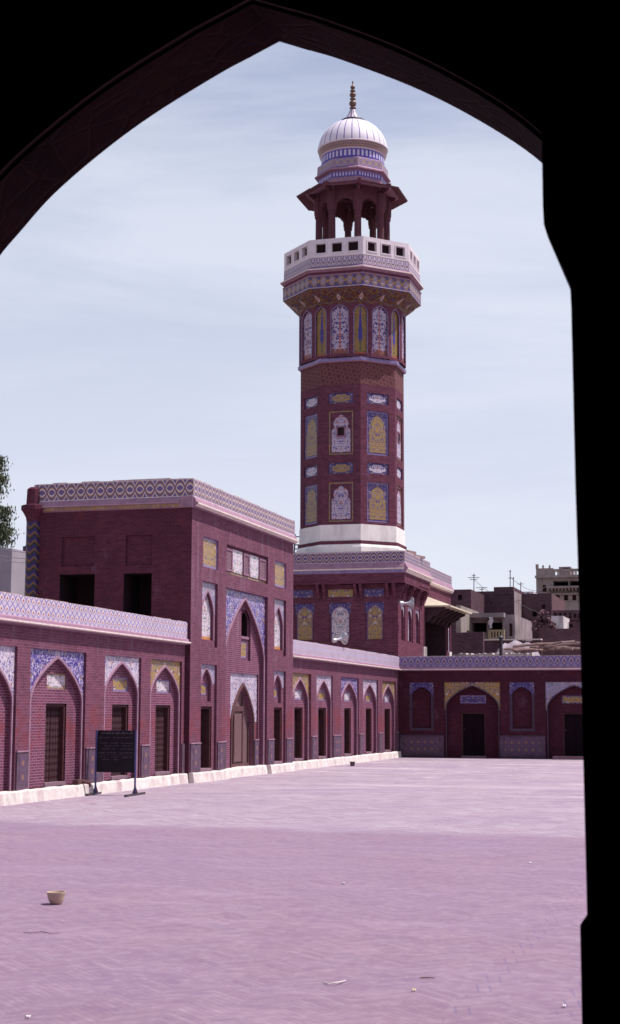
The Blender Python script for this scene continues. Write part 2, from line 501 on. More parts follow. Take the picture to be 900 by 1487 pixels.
def tube(mb, pts, r, n=8, cap=True):
    pts = [Vector(p) for p in pts]; rs = r if isinstance(r, (list, tuple)) else [r]*len(pts)
    rings = []
    for i, p in enumerate(pts):
        t = (pts[min(i+1, len(pts)-1)]-pts[max(i-1, 0)]).normalized()
        u = t.cross(Z if abs(t.z) < .9 else Vector((1, 0, 0))).normalized(); w = t.cross(u)
        rings.append([p+(u*math.cos(a)+w*math.sin(a))*rs[i] for a in [2*math.pi*k/n for k in range(n)]])
    for A, B in zip(rings, rings[1:]):
        for k in range(n): mb.face([A[k], A[(k+1) % n], B[(k+1) % n], B[k]])
    if cap: mb.face(rings[0][::-1]); mb.face(rings[-1])
def lathe(mb, c, prof, n=24, axis=None, v0=0.):
    """prof [(r,h)] revolved about an axis through c"""
    c = Vector(c); ax = Vector(axis).normalized() if axis else Z
    u = ax.cross(Vector((0, 1, 0)) if abs(ax.y) < .9 else Vector((1, 0, 0))).normalized(); w = ax.cross(u)
    P = [[c+ax*h+(u*math.cos(2*math.pi*k/n)+w*math.sin(2*math.pi*k/n))*r for k in range(n)] for r, h in prof]
    for i in range(len(prof)-1):
        for k in range(n):
            j = (k+1) % n; q = 2*math.pi/n*max(prof[i][0], prof[i+1][0])
            uv = [(k*q, prof[i][1]-v0), ((k+1)*q, prof[i][1]-v0), ((k+1)*q, prof[i+1][1]-v0), (k*q, prof[i+1][1]-v0)]
            if prof[i][0] < 1e-6: mb.face([P[i][k], P[i+1][j], P[i+1][k]], [uv[0], uv[2], uv[3]])
            elif prof[i+1][0] < 1e-6: mb.face([P[i][k], P[i][j], P[i+1][k]], uv[:3])
            else: mb.face([P[i][k], P[i][j], P[i+1][j], P[i+1][k]], uv)

# ------------------------------------------------------------------ the setting
X0, YF = -14.95, 66.9
def paving():
    g = G('courtyard_paving'); u, v, uv = g.uv()
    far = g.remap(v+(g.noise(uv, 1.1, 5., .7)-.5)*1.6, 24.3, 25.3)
    # brick chevrons in strips along the court
    w = .33; tri = ((u/(2*w)).fr()-.5).abs()*2*w
    t = (v+tri*1.0)/.085
    cell = g.white(g.vec(t.fl(), (u/w).fl(), 1.))
    j = (t.fr() < .16)
    big = g.noise(uv, .35, 6., .65); mid = g.noise(uv, 1.4, 5., .65); fine = g.noise(uv, 30., 2.)
    fleck = g.noise(uv, 8.5, 4., .7)
    str_ = g.noise(g.vec(u*.35, v*1.6, 0.), 1.2, 6., .7)
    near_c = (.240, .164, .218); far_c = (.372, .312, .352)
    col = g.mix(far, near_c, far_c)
    col = g.mix(g.remap(cell, 0., 1., 0., .62), col, (.17, .095, .152))
    col = g.mix(g.remap(mid, .46, .7, 0., .45), col, (.272, .17, .20))
    col = g.mix(g.remap(big, .45, .7, 0., .5), col, (.20, .142, .228))
    col = g.mix(g.remap(str_, .5, .75, 0., .5), col, (.34, .235, .31))
    col = g.mix(g.remap(fleck, .50, .72, 0., .5), col, (.33, .25, .32))
    col = g.mix(g.remap(fleck, .50, .30, 0., .45), col, (.17, .105, .19))
    col = g.mix(j*.5, col, (.145, .095, .19))
    # long double seams of blue mortar: straight to the right, chevrons to the left
    s1 = v.abs()
    def seam(a, along, per, off):
        k = (along/.42+off).fr(); sh = a+(k-.5)*.09
        f = (sh/per).fr()*per
        return ((f-.05).abs() < .008).max((f-.14).abs() < .008)*(k < .62)
    right = seam(u, v, .66, 0.)*(u > -2.2)
    tri2 = ((v/1.5).fr()-.5).abs()*1.5
    left = seam(u+tri2*1.1, v, 1.32, .3)*(u < -2.2)
    nz = g.noise(uv, 2.2, 3.)
    seams = (right+left)*g.remap(nz, .38, .52)*(v < 22.)
    col = g.mix(seams*.55, col, (.125, .092, .19))
    # salts bleaching the far end
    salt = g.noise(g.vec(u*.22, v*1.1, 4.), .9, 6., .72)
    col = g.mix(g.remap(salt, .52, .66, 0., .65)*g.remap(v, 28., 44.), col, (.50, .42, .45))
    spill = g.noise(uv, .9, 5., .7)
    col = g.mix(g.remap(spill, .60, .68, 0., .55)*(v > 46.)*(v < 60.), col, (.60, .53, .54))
    g.bump(g.math('SUBTRACT', fine*.5, j*.6), .35, .012)
    return g.done(col, .85, .2)
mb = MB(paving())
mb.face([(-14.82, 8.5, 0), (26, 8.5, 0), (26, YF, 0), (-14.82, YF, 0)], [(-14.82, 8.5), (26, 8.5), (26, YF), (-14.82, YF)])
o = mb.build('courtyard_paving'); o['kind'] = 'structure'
mb = MB(m_plain('city_ground', (.2, .15, .15), .95, .3, .2))
mb.face([(-1500, -1500, -.02), (1500, -1500, -.02), (1500, 1500, -.02), (-1500, 1500, -.02)])
o = mb.build('ground'); o['kind'] = 'structure'
mb = MB(m_plain('hall_floor_stone', (.05, .03, .035), .8, .2, 2.))
mb.face([(-9.4, -5.4, .004), (6.4, -5.4, .004), (6.4, 8.5, .004), (-9.4, 8.5, .004)])
o = mb.build('hall_floor'); o['kind'] = 'structure'

# ------------------------------------------------------------------ the dark arched hall the picture is taken from
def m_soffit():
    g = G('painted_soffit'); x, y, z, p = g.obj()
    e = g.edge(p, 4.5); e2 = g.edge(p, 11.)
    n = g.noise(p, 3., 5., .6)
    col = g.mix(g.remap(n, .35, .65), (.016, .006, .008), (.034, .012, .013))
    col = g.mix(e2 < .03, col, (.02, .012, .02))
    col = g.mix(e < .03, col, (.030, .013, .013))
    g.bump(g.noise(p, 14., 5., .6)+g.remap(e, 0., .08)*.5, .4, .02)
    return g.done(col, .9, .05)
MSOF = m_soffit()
MDARK = m_plain('hall_shade_plaster', (.07, .045, .08), .9, .3, 2.5)  # hall plaster darkened, its deep shade put into the colour
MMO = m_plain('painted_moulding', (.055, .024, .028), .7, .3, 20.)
hall = thing('arched_hall', 'dark shaded hall with a wide pointed arch framing the sunny courtyard', 'hall', (-2.6, 8.5, 0))
HA = [(0, 5.91), (.19, 5.83), (.38, 5.75), (.8, 5.54), (1.14, 5.33), (1.46, 5.09), (1.68, 4.87), (1.82, 4.72), (1.96, 4.52), (2.08, 4.28), (2.17, 4.0), (2.22, 3.7), (2.24, 3.4)]
def smooth(P, n=5):
    out = []
    for i in range(len(P)-1):
        p0, p1, p2, p3 = (Vector(P[max(i-1, 0)]), Vector(P[i]), Vector(P[i+1]), Vector(P[min(i+2, len(P)-1)]))
        for k in range(n):
            t = k/n; out.append(tuple(.5*((2*p1)+(p2-p0)*t+(2*p0-5*p1+4*p2-p3)*t*t+(3*p1-p0-3*p2+p3)*t**3)))
    return out+[P[-1]]
HA = smooth(HA)
HP = [(-2.61-a, z) for a, z in reversed(HA)]+[(-2.61+a, z) for a, z in HA[1:]]
HPJ = [(HP[0][0], 0)]+HP+[(HP[-1][0], 0)]
fh = Fr((0, 8.5, 0), (1, 0, 0), (0, -1, 0))       # d towards the camera
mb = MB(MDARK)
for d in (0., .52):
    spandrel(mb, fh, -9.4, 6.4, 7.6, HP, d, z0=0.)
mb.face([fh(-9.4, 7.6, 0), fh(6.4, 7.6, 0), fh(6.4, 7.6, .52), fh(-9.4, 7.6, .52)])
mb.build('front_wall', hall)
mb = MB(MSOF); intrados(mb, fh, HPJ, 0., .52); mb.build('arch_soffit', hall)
def offs(pts, k):
    return [(-2.61+(a+2.61)*(1+k/2.24), z+k*(1 if z > 0 else 0)) for a, z in pts]
mb = MB(MMO); rib(mb, fh, offs(HPJ, .02), .045, .52, .56); mb.build('arch_moulding', hall)
mb = MB(MSOF); rib(mb, fh, offs(HPJ, .075), .25, .52, .545); mb.build('arch_border', hall)
mb = MB(MMO); rib(mb, fh, offs(HPJ, .335), .035, .52, .57); mb.build('arch_moulding', hall)
mb = MB(MMO)
for rr in (.25, .19, .12, .06):
    P = [(rr*math.cos(t), rr*math.sin(t)) for t in [2*math.pi*k/24 for k in range(25)]]
    for (a, b), (c, e) in zip(P, P[1:]):
        mb.face([fh(-2.61+a, 6.22+b, .56), fh(-2.61+c, 6.22+e, .56), fh(-2.61+c*.88, 6.22+e*.88, .575), fh(-2.61+a*.88, 6.22+b*.88, .575)])
mb.build('medallion', hall)
fw = Fr((0, 0, 0), (1, 0, 0), (0, 1, 0))
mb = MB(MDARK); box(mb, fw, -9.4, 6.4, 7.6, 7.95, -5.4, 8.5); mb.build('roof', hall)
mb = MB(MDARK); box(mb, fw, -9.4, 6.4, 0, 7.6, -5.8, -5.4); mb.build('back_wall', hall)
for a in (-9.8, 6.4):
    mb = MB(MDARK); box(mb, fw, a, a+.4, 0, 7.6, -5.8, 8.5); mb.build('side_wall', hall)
# the dark pier: moulded pilaster close to the camera
pier = [(.47, 0), (.47, 1.30), (.495, 1.305), (.50, 1.315), (.475, 1.345), (.468, 1.36), (.474, 2.1), (.48, 2.57), (.482, 3.1), (.484, 3.165), (.503, 3.215), (.528, 3.27), (.548, 3.32), (.559, 3.36), (.561, 3.42), (.561, 7.6)]
pier = [(.49, 0), (.49, 1.305), (.488, 1.312), (.47, 1.338)]+pier[6:]
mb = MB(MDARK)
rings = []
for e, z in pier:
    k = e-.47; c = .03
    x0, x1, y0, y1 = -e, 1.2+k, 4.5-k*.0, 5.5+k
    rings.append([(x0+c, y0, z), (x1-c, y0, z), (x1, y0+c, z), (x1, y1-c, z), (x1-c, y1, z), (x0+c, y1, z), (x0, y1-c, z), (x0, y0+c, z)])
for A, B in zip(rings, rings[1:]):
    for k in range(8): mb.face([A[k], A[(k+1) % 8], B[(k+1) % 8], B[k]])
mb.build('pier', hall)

# ------------------------------------------------------------------ courtyard wings
def dado(root, fr, a0, a1, z0=.26, z1=1.09, d=.035, cols=1):
    mb = MB(MDA); box(mb, fr, a0, a1, z0, z1-.03, -.02, d)
    mb.use(MPINK); box(mb, fr, a0-.01, a1+.01, z1-.03, z1, -.02, d+.015)
    o = mb.build('dado_panel', root)
    mb = MB(MST); c = (a0+a1)/2; w = .15*cols
    rect(mb, fr, c-w, c+w, z0+.12, z0+.72, d+.004, (c if cols % 2 else c+.15, z0+.12))
    mb.build('inlay', o)
def border(mb, fr, a0, a1, z0, z1, d, w, m):
    mb.use(m)
    c = ((a0+a1)/2, z0)
    rect(mb, fr, a0, a1, z0, z0+w, d, c); rect(mb, fr, a0, a1, z1-w, z1, d, c)
    rect(mb, fr, a0, a0+w, z0+w, z1-w, d, c); rect(mb, fr, a1-w, a1, z0+w, z1-w, d, c)
def tpanel(root, fr, a0, a1, z0, z1, d, m, mbord=None, w=.05, rec=.03, name='tile_panel'):
    """tile picture set back by rec in the hole of a plate at depth d"""
    mb = MB(MSAND); reveal(mb, fr, a0, a1, z0, z1, d, d-rec)
    mb.use(m)
    if mbord:
        rect(mb, fr, a0+w, a1-w, z0+w, z1-w, d-rec, ((a0+a1)/2, z0)); border(mb, fr, a0, a1, z0, z1, d-rec, w, mbord)
    else: rect(mb, fr, a0, a1, z0, z1, d-rec, ((a0+a1)/2, z0))
    return mb.build(name, root)
def door(root, fr, a0, a1, z0, z1, d, deep=.14, leaf=None, fw_=.07, label=None):
    mb = MB(leaf or MDOOR); c = (a0+a1)/2
    box(mb, fr, a0+fw_, c-.006, z0+.09, z1-fw_, d-deep-.06, d-deep, (a0, 0)); box(mb, fr, c+.006, a1-fw_, z0+.09, z1-fw_, d-deep-.06, d-deep, (a1, 0))
    mb.use(MVOID); rect(mb, fr, a0, a1, z0, z1, d-deep-.08)
    o = mb.build('door', root)
    if label: o['label'] = label
    mb = MB(MFRM); reveal(mb, fr, a0, a1, z0, z1, d, d-deep-.08)
    for s in ((a0, a0+fw_), (a1-fw_, a1)): box(mb, fr, s[0]+.002, s[1]-.002, z0+.09, z1-.002, d-deep-.05, d-.035)
    box(mb, fr, a0+fw_, a1-fw_, z1-fw_, z1-.003, d-deep-.05, d-.035)
    mb.build('door_frame', o)
    mb = MB(MSILL); box(mb, fr, a0, a1, z0+.002, z0+.085, d-deep-.05, d+.02); mb.build('threshold', o)
    mb = MB(MIRON); box(mb, fr, a0+fw_+.04, a0+fw_+.07, 1.18, 1.26, d-deep, d-deep+.03); mb.build('door_handle', o)
def niche(root, fr, a0, a1, zt, zb=.26, d1=.06, d2=.10, m=.07, spring=2.32, apex=3.17, tile=MTW, panel=None, dr=None, wall=MBR,
          base=0., rw=.055, deep=.14, leaf=None, q=.6, ribm=MPINK, wallm=MB_):
    c = (a0+a1)/2; w = (a1-a0)/2-m
    pts = arch(c, w, spring, apex-spring, 10, q)
    inn = [(c+(a-c)*(1-rw/w), spring+(z-spring)*(1-rw*1.25/(apex-spring))) for a, z in pts]
    J = [(inn[0][0], zb)]+inn+[(inn[-1][0], zb)]
    mb = MB(wallm); reveal(mb, fr, a0, a1, zb, zt, base, base-d1, False)
    D = base-d1; DD = D-d2
    rect(mb, fr, a0, inn[0][0], zb, spring-.1, D); rect(mb, fr, inn[-1][0], a1, zb, spring-.1, D)
    mb.use(wall); intrados(mb, fr, J, D, DD)
    holes = []
    if dr: holes.append((dr[0], dr[1], zb, dr[2]))
    if panel: holes.append(panel[:4])
    plate(mb, fr, inn[0][0], inn[-1][0], zb, apex, DD, holes)
    mb.build('niche', root)
    mb = MB(tile); spandrel(mb, fr, a0, a1, zt, inn, D, (c, spring), spring-.1); mb.build('spandrel', root)
    mb = MB(ribm); rib(mb, fr, J, rw, D, D+.03); mb.build('arch_moulding', root)
    if panel: tpanel(root, fr, *panel[:4], DD, panel[4], panel[5], .04, .03)
    if dr: door(root, fr, dr[0], dr[1], zb, dr[2], DD, deep, leaf)
def parapet_prof(tile, z_lip=3.79, z_t0=3.92, z_t1=4.36, th=.38, out=.06):
    return [(0., z_lip-.05, MPINK), (.12, z_lip-.02, MCREAM), (.17, z_lip, MCREAM), (.17, z_lip+.03, MPINK), (.12, z_lip+.045, MPINK),
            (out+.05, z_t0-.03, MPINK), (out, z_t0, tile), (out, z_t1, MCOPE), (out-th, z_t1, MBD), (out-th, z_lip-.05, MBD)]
def coping(root, fr, a0, a1, z, d0, d1, step=.5, hi=.025):
    """broken uneven capping of old mortar"""
    mb = MB(MCOPE); a = a0
    while a < a1-.02:
        b = min(a1, a+step*random.uniform(.6, 1.5)); h = random.uniform(.012, hi)
        box(mb, fr, a, b, z+.001, z+h, d0+random.uniform(0, .03), d1-random.uniform(0.0, .03)); a = b
    mb.build('coping', root)

FL = Fr((X0, 0, 0), (0, 1, 0), (1, 0, 0))
def wing_shell(root, fr, a0, a1, holes, depth=5., roofz=4.12, zb=.26, ztop=3.76, m=MB_, ends=True):
    mb = MB(m); plate(mb, fr, a0, a1, zb, ztop, 0., holes)
    mb.build('wall', root)
    mb = MB(MROOF); mb.face([fr(a0, roofz, -.3), fr(a1, roofz, -.3), fr(a1, roofz, -depth), fr(a0, roofz, -depth)])
    mb.build('roof', root)
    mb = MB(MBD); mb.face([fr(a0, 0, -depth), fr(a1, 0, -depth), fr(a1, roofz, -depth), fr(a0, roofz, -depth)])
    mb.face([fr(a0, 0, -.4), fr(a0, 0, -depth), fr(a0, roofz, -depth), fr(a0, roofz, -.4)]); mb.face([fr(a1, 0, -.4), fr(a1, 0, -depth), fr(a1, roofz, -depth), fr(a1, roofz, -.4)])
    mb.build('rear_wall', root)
def plinth(root, fr, a0, a1, d=.13, z=.262, d0=-.02):
    n = max(2, int((a1-a0)/.3)); mb = MB(MLIME)
    T = [(a0+(a1-a0)*i/n, z+random.uniform(-.012, .016), d+random.uniform(-.012, .02)) for i in range(n+1)]
    for (a, za, da), (b, zb, db) in zip(T, T[1:]):
        mb.face([fr(a, -.01, da+.04), fr(b, -.01, db+.04), fr(b, zb-.03, db), fr(a, za-.03, da)])
        mb.face([fr(a, za-.03, da), fr(b, zb-.03, db), fr(b, zb, db-.03), fr(a, za, da-.03)])
        mb.face([fr(a, za, da-.03), fr(b, zb, db-.03), fr(b, zb+.004, d0), fr(a, za+.004, d0)])
    for q in (T[0], T[-1]): mb.face([fr(q[0], -.01, d0), fr(q[0], -.01, q[2]+.04), fr(q[0], q[1], q[2]), fr(q[0], q[1], d0)])
    return mb.build('plinth', root)

# --- near wing
W1 = thing('courtyard_wing', 'low red brick wing with four blind arches and white plinth, nearest on the left', 'building', (X0, 24, 0))
N1 = [(27.1, 30.03), (30.68, 33.59), (34.70, 37.01), (37.67, 39.97)]
wing_shell(W1, FL, 8.5, 40.2, [(a, b, .26, 3.28) for a, b in N1])
def sx(px, d, x=None): return onx(px, 1030, (X0 if x is None else x)+d).y
dd = [(28.05, 29.25)]+[(sx(a, -.16), sx(b, -.16)) for a, b in ((67, 97), (163.4, 187.2), (226.6, 247.7))]
pp = [(MTWB, MTYM), (MTWB, MTYM), (MTY, MTWM), (MTWB, MTWM)]
for (a, b), t, dr, p in zip(N1, (MTW, MTB, MTW, MTY), dd, pp):
    w = .52 if b-a > 2.5 else .515; c = (a+b)/2-.0
    big = b-a > 2.5
    niche(W1, FL, a, b, 3.28, tile=t, panel=(dr[0]+.03, dr[1]-.02, 2.42, 2.77, p[0], p[1]), dr=(dr[0], dr[1], 2.10),
          spring=2.14 if big else 2.36, apex=3.17)
for a, b in ((26.5, 27.05), (30.08, 30.63), (33.64, 34.65), (37.06, 37.62), (40.0, 40.19)):
    dado(W1, FL, a, b, cols=2 if b-a > .9 else 1) if b-a > .3 else None
mb = MB(MDA); box(mb, FL, 39.99, 40.19, .26, 1.06, -.02, .035); mb.build('dado_panel', W1)
mb = MB(); sweep(mb, FL, 8.5, 40.2, parapet_prof(MLAT)); mb.build('parapet', W1)
coping(W1, FL, 20, 40.19, 4.36, -.3, .05)
plinth(W1, FL, 8.5, 40.19)
# --- wing beyond the gatehouse
W2 = thing('courtyard_wing', 'low red brick wing with five narrow arches between gatehouse and minaret', 'building', (X0, 58, 0))
N2 = [(50.62, 52.83), (53.55, 55.76), (57.0, 59.73), (60.45, 63.02), (63.8, 66.4)]
wing_shell(W2, FL, 50.16, YF, [(a, b, .26, 3.26) for a, b in N2])
for (a, b), t, p, d0 in zip(N2, (MTY, MTW, MTB, MTW, MTY), (MTWB, MTY, MTWB, MTY, MTW), [(sx(a, -.16), sx(b, -.16)) for a, b in ((428, 440), (461.4, 472.4), (499, 508.4), (530.4, 538.6), (557.6, 565.4))]):
    niche(W2, FL, a, b, 3.26, tile=t, panel=(d0[0]+.02, d0[1]-.02, 2.36, 2.70, p, MTWM), dr=(d0[0], d0[1], 2.10), spring=2.3, apex=3.12, leaf=MDOORD, deep=.2, d2=.10)
for a, b in ((52.9, 53.5), (55.82, 56.95), (59.8, 60.4), (63.1, 63.75), (66.46, 66.8)):
    dado(W2, FL, a, b, z1=1.1, cols=2 if b-a > .9 else 1)
mb = MB(); sweep(mb, FL, 50.16, YF-.07, parapet_prof(MLAT)); mb.build('parapet', W2)
coping(W2, FL, 50.2, YF-.4, 4.36, -.3, .05)
plinth(W2, FL, 50.16, YF-.14)
# --- far wing, in shade
FF = Fr((0, YF, 0), (1, 0, 0), (0, -1, 0))
W3 = thing('courtyard_wing', 'shaded dark red wing facing the camera with wide arched doorways below the houses', 'building', (-8, YF, 0))
bays = [-11.69+4.39*k for k in range(0, 5)]; smalls = [-13.92+4.39*k for k in range(0, 5)]
hol = [(c-1.22, c+1.22, 0., 3.25) for c in bays]+[(c-.54, c+.54, 1.15, 3.25) for c in smalls]
XR = 8.2
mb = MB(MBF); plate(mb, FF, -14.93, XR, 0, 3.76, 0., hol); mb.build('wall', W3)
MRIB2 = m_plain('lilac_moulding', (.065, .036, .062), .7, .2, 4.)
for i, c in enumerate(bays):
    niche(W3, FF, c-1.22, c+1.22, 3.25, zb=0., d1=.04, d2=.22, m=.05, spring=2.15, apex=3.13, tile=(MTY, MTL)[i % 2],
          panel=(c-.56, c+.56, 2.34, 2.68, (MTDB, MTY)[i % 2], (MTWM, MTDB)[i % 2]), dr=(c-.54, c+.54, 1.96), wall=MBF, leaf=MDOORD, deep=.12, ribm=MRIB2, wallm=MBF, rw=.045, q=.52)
for c in smalls:
    pts = arch(c, .42, 2.72, .33, 8, .5)
    mb = MB(MBF); reveal(mb, FF, c-.54, c+.54, 1.15, 3.25, 0, -.03)
    J = [(c-.42, 1.27)]+pts+[(c+.42, 1.27)]
    intrados(mb, FF, J+[J[0]], -.03, -.16); plate(mb, FF, c-.42, c+.42, 1.27, 3.06, -.16)
    mb.use(MRIB2); rect(mb, FF, c-.54, c-.42, 1.15, 2.72, -.03); rect(mb, FF, c+.42, c+.54, 1.15, 2.72, -.03); rect(mb, FF, c-.42, c+.42, 1.15, 1.27, -.03)
    mb.build('niche', W3)
    mb = MB(MTDB); spandrel(mb, FF, c-.54, c+.54, 3.25, pts, -.03, (c, 2.7), 2.72); mb.build('spandrel', W3)
    a0, a1 = c-.97, c+.97
    mb = MB(MDA); box(mb, FF, a0, a1, .1, .93, -.02, .03); mb.use(MRIB2); box(mb, FF, a0-.01, a1+.01, .93, .98, -.02, .045); box(mb, FF, a0-.01, a1+.01, .02, .1, -.02, .045)
    o = mb.build('dado_panel', W3)
    mb = MB(MST); rect(mb, FF, c-.75, c+.75, .22, .82, .034, (c+.15, .22)); mb.build('inlay', o)
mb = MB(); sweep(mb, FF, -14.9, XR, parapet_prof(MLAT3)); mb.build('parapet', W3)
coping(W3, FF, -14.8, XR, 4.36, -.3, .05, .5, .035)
mb = MB(MROOF); mb.face([FF(-14.9, 4.12, -.3), FF(XR, 4.12, -.3), FF(XR, 4.12, -6), FF(-14.9, 4.12, -6)]); mb.build('roof', W3)
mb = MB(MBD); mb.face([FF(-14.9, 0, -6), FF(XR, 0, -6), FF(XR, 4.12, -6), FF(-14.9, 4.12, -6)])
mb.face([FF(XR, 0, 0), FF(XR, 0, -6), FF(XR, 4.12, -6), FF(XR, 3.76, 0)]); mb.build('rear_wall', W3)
mb = MB(m_plain('step_stone', (.16, .09, .12), .85, .2, 4.))
box(mb, FF, -8.15, -6.4, 0, .13, 0.06, .9); tag(mb.build('stone_step'), 'low dark stone step before the far arched doorway by the dark pier', 'step')

# ------------------------------------------------------------------ gatehouse
XG, G0, G1 = -14.80, 40.2, 50.16
FG = Fr((XG, 0, 0), (0, 1, 0), (1, 0, 0)); FS = Fr((0, G0, 0), (1, 0, 0), (0, -1, 0)); XB = -19.6
gate = thing('gatehouse', 'tall red brick gatehouse with big pointed recess and tiled parapet', 'gatehouse', (-17, 45, 0))
I0, I1 = 43.2, 47.3; ID = -.10                    # central recess
lowL, lowR = (41.11, 42.44), (48.04, 49.34)
rects = [lowL+(.26, 3.26), lowR+(.26, 3.26), (41.15, 42.46, 6.01, 6.87), (48.06, 49.34, 6.0, 6.84), (I0, I1, 5.99, 6.85),
         (41.11, 42.44, 3.76, 5.6), (48.04, 49.34, 3.76, 5.6), (I0, I1, 0., 5.57)]
mb = MB(MB_); plate(mb, FG, G0, G1, .26, 7.58, 0., rects); mb.build('wall', gate)
# end wall facing the camera, with two openings above the wing roof and blind panels
so = [(-18.76, -17.69, 4.12, 5.77), (-16.81, -15.97, 4.12, 5.76)]; sb = [(-18.72, -17.70, 6.0, 6.84), (-16.77, -15.98, 5.98, 6.84)]
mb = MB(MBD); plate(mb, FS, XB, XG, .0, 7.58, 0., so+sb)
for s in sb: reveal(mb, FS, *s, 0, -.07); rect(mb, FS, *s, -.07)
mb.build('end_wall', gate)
mb = MB(MBD)
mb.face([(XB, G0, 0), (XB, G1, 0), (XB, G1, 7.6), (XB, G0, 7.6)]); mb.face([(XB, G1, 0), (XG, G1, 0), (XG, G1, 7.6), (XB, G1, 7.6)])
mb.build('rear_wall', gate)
mb = MB(MROOF); mb.face([(XB, G0, 7.62), (XG, G0, 7.62), (XG, G1, 7.62), (XB, G1, 7.62)]); mb.build('roof', gate)
for s in so:
    mb = MB(MVOID); reveal(mb, FS, *s, 0, -1.2, True); rect(mb, FS, *s, -1.2); mb.build('window_opening', gate)
# upper panels
for a, b, z0, z1 in ((41.15, 42.46, 6.01, 6.87), (48.06, 49.34, 6.0, 6.84)):
    tpanel(gate, FG, a, b, z0, z1, 0., MTY, MTWM, .07, .06)
mb = MB(MB_); reveal(mb, FG, I0, I1, 5.99, 6.85, 0, -.1); plate(mb, FG, I0, I1, 5.99, 6.85, -.1, []); mb.build('panel_recess', gate)
mb = MB(MTYM); rect(mb, FG, I0+.02, I1-.02, 6.0, 6.07, -.09, (I0, 6.)); mb.build('tile_band', gate)
for k, (a, b) in enumerate(((43.26, 43.92), (43.98, 44.88), (44.98, 45.52), (45.66, 46.5), (46.58, 47.25))):
    if k % 2 == 0:
        mb = MB(MJ); rect(mb, FG, a+.06, b-.06, 6.16, 6.70, -.07, (a, 0)); mb.use(MSAND)
        for q in ((a, a+.06), (b-.06, b)): box(mb, FG, q[0], q[1], 6.09, 6.78, -.1, -.05)
        box(mb, FG, a+.06, b-.06, 6.09, 6.16, -.1, -.05); box(mb, FG, a+.06, b-.06, 6.70, 6.78, -.1, -.05)
        mb.build('lattice_window', gate)
    else:
        mb = MB(MTWB); box(mb, FG, a, b, 6.09, 6.78, -.1, -.07, ((a+b)/2, 6.09)); mb.build('tile_panel', gate)
# slim arched tile panels
for a, b in ((41.11, 42.44), (48.04, 49.34)):
    c = (a+b)/2; pts = arch(c, .5, 4.72, .62, 8)
    J = [(c-.5, 3.96)]+pts+[(c+.5, 3.96)]
    mb = MB(MB_); reveal(mb, FG, a, b, 3.76, 5.6, 0, -.08); rect(mb, FG, a, c-.5, 3.76, 4.72, -.08); rect(mb, FG, c+.5, b, 3.76, 4.72, -.08); rect(mb, FG, c-.5, c+.5, 3.76, 3.96, -.08)
    intrados(mb, FG, J+[J[0]], -.08, -.16); mb.build('niche', gate)
    mb = MB(MTL); spandrel(mb, FG, a, b, 5.6, pts, -.08, (c, 4.7)); mb.build('spandrel', gate)
    mb = MB(MPINK); rib(mb, FG, J, .05, -.08, -.055); mb.build('arch_moulding', gate)
    mb = MB(MTWB); archfill(mb, FG, J, 4.05, -.158, (c, 3.96)); mb.use(m_plain('rust_tile', (.48, .2, .08), .5)); rect(mb, FG, c-.5, c+.5, 3.96, 4.06, -.155); mb.build('tile_panel', gate)
# central recess
c = (I0+I1)/2
pts = arch(c, 1.93, 3.55, 1.80, 12, .64, 1.08)
J = [(c-1.93, .26)]+pts+[(c+1.93, .26)]
mb = MB(MB_); reveal(mb, FG, I0, I1, 0., 5.57, 0, ID, False); rect(mb, FG, I0, c-1.93, 0., 3.55, ID); rect(mb, FG, c+1.93, I1, 0., 3.55, ID)
mb.build('recess_frame', gate)
mb = MB(MTB); spandrel(mb, FG, I0, I1, 5.57, pts, ID, (c, 3.6)); mb.build('spandrel', gate)
mb = MB(MPINK); rib(mb, FG, J, .07, ID, ID+.03); mb.build('arch_moulding', gate)
d3 = ID-.12
J0 = [(c-1.93, 0.)]+pts+[(c+1.93, 0.)]
q = [sx(p, d3, XG) for p in (334.9, 375.4, 353.4, 350, 363.5, 351, 361.5)]
GD = (q[0], q[1], .26, 3.1); GC = q[2]+.06
mb = MB(MBR); intrados(mb, FG, J0, ID, d3)
W_ = (q[3], q[4], 3.5, 5.06); w0, w1 = q[3]+.06, q[4]-.12
plate(mb, FG, c-1.93, c+1.93, 0.26, 5.36, d3, [GD, W_]); mb.build('recess_wall', gate)
mb = MB(MB_); reveal(mb, FG, *W_, d3, d3-.07)
wp = arch((w0+w1)/2, (w1-w0)/2, 4.74, .26, 6, .55)
plate(mb, FG, *W_[:2], W_[2], W_[3], d3-.07, [(w0, w1, 4.25, 5.0), (w0, w1, 3.58, 4.1)]); spandrel(mb, FG, w0, w1, 5.0, wp, d3-.069)
mb.build('window_recess', gate)
mb = MB(MVOID); reveal(mb, FG, w0, w1, 4.25, 5.0, d3-.07, d3-.9); rect(mb, FG, w0, w1, 4.25, 5.0, d3-.9)
wn = mb.build('window', gate)
mb = MB(MSAND); box(mb, FG, W_[0], W_[1], 4.17, 4.25, d3-.06, d3-.04); mb.build('sill', wn)
tpanel(gate, FG, w0, w1, 3.58, 4.1, d3-.07, MTY, MTWM, .05, .02)
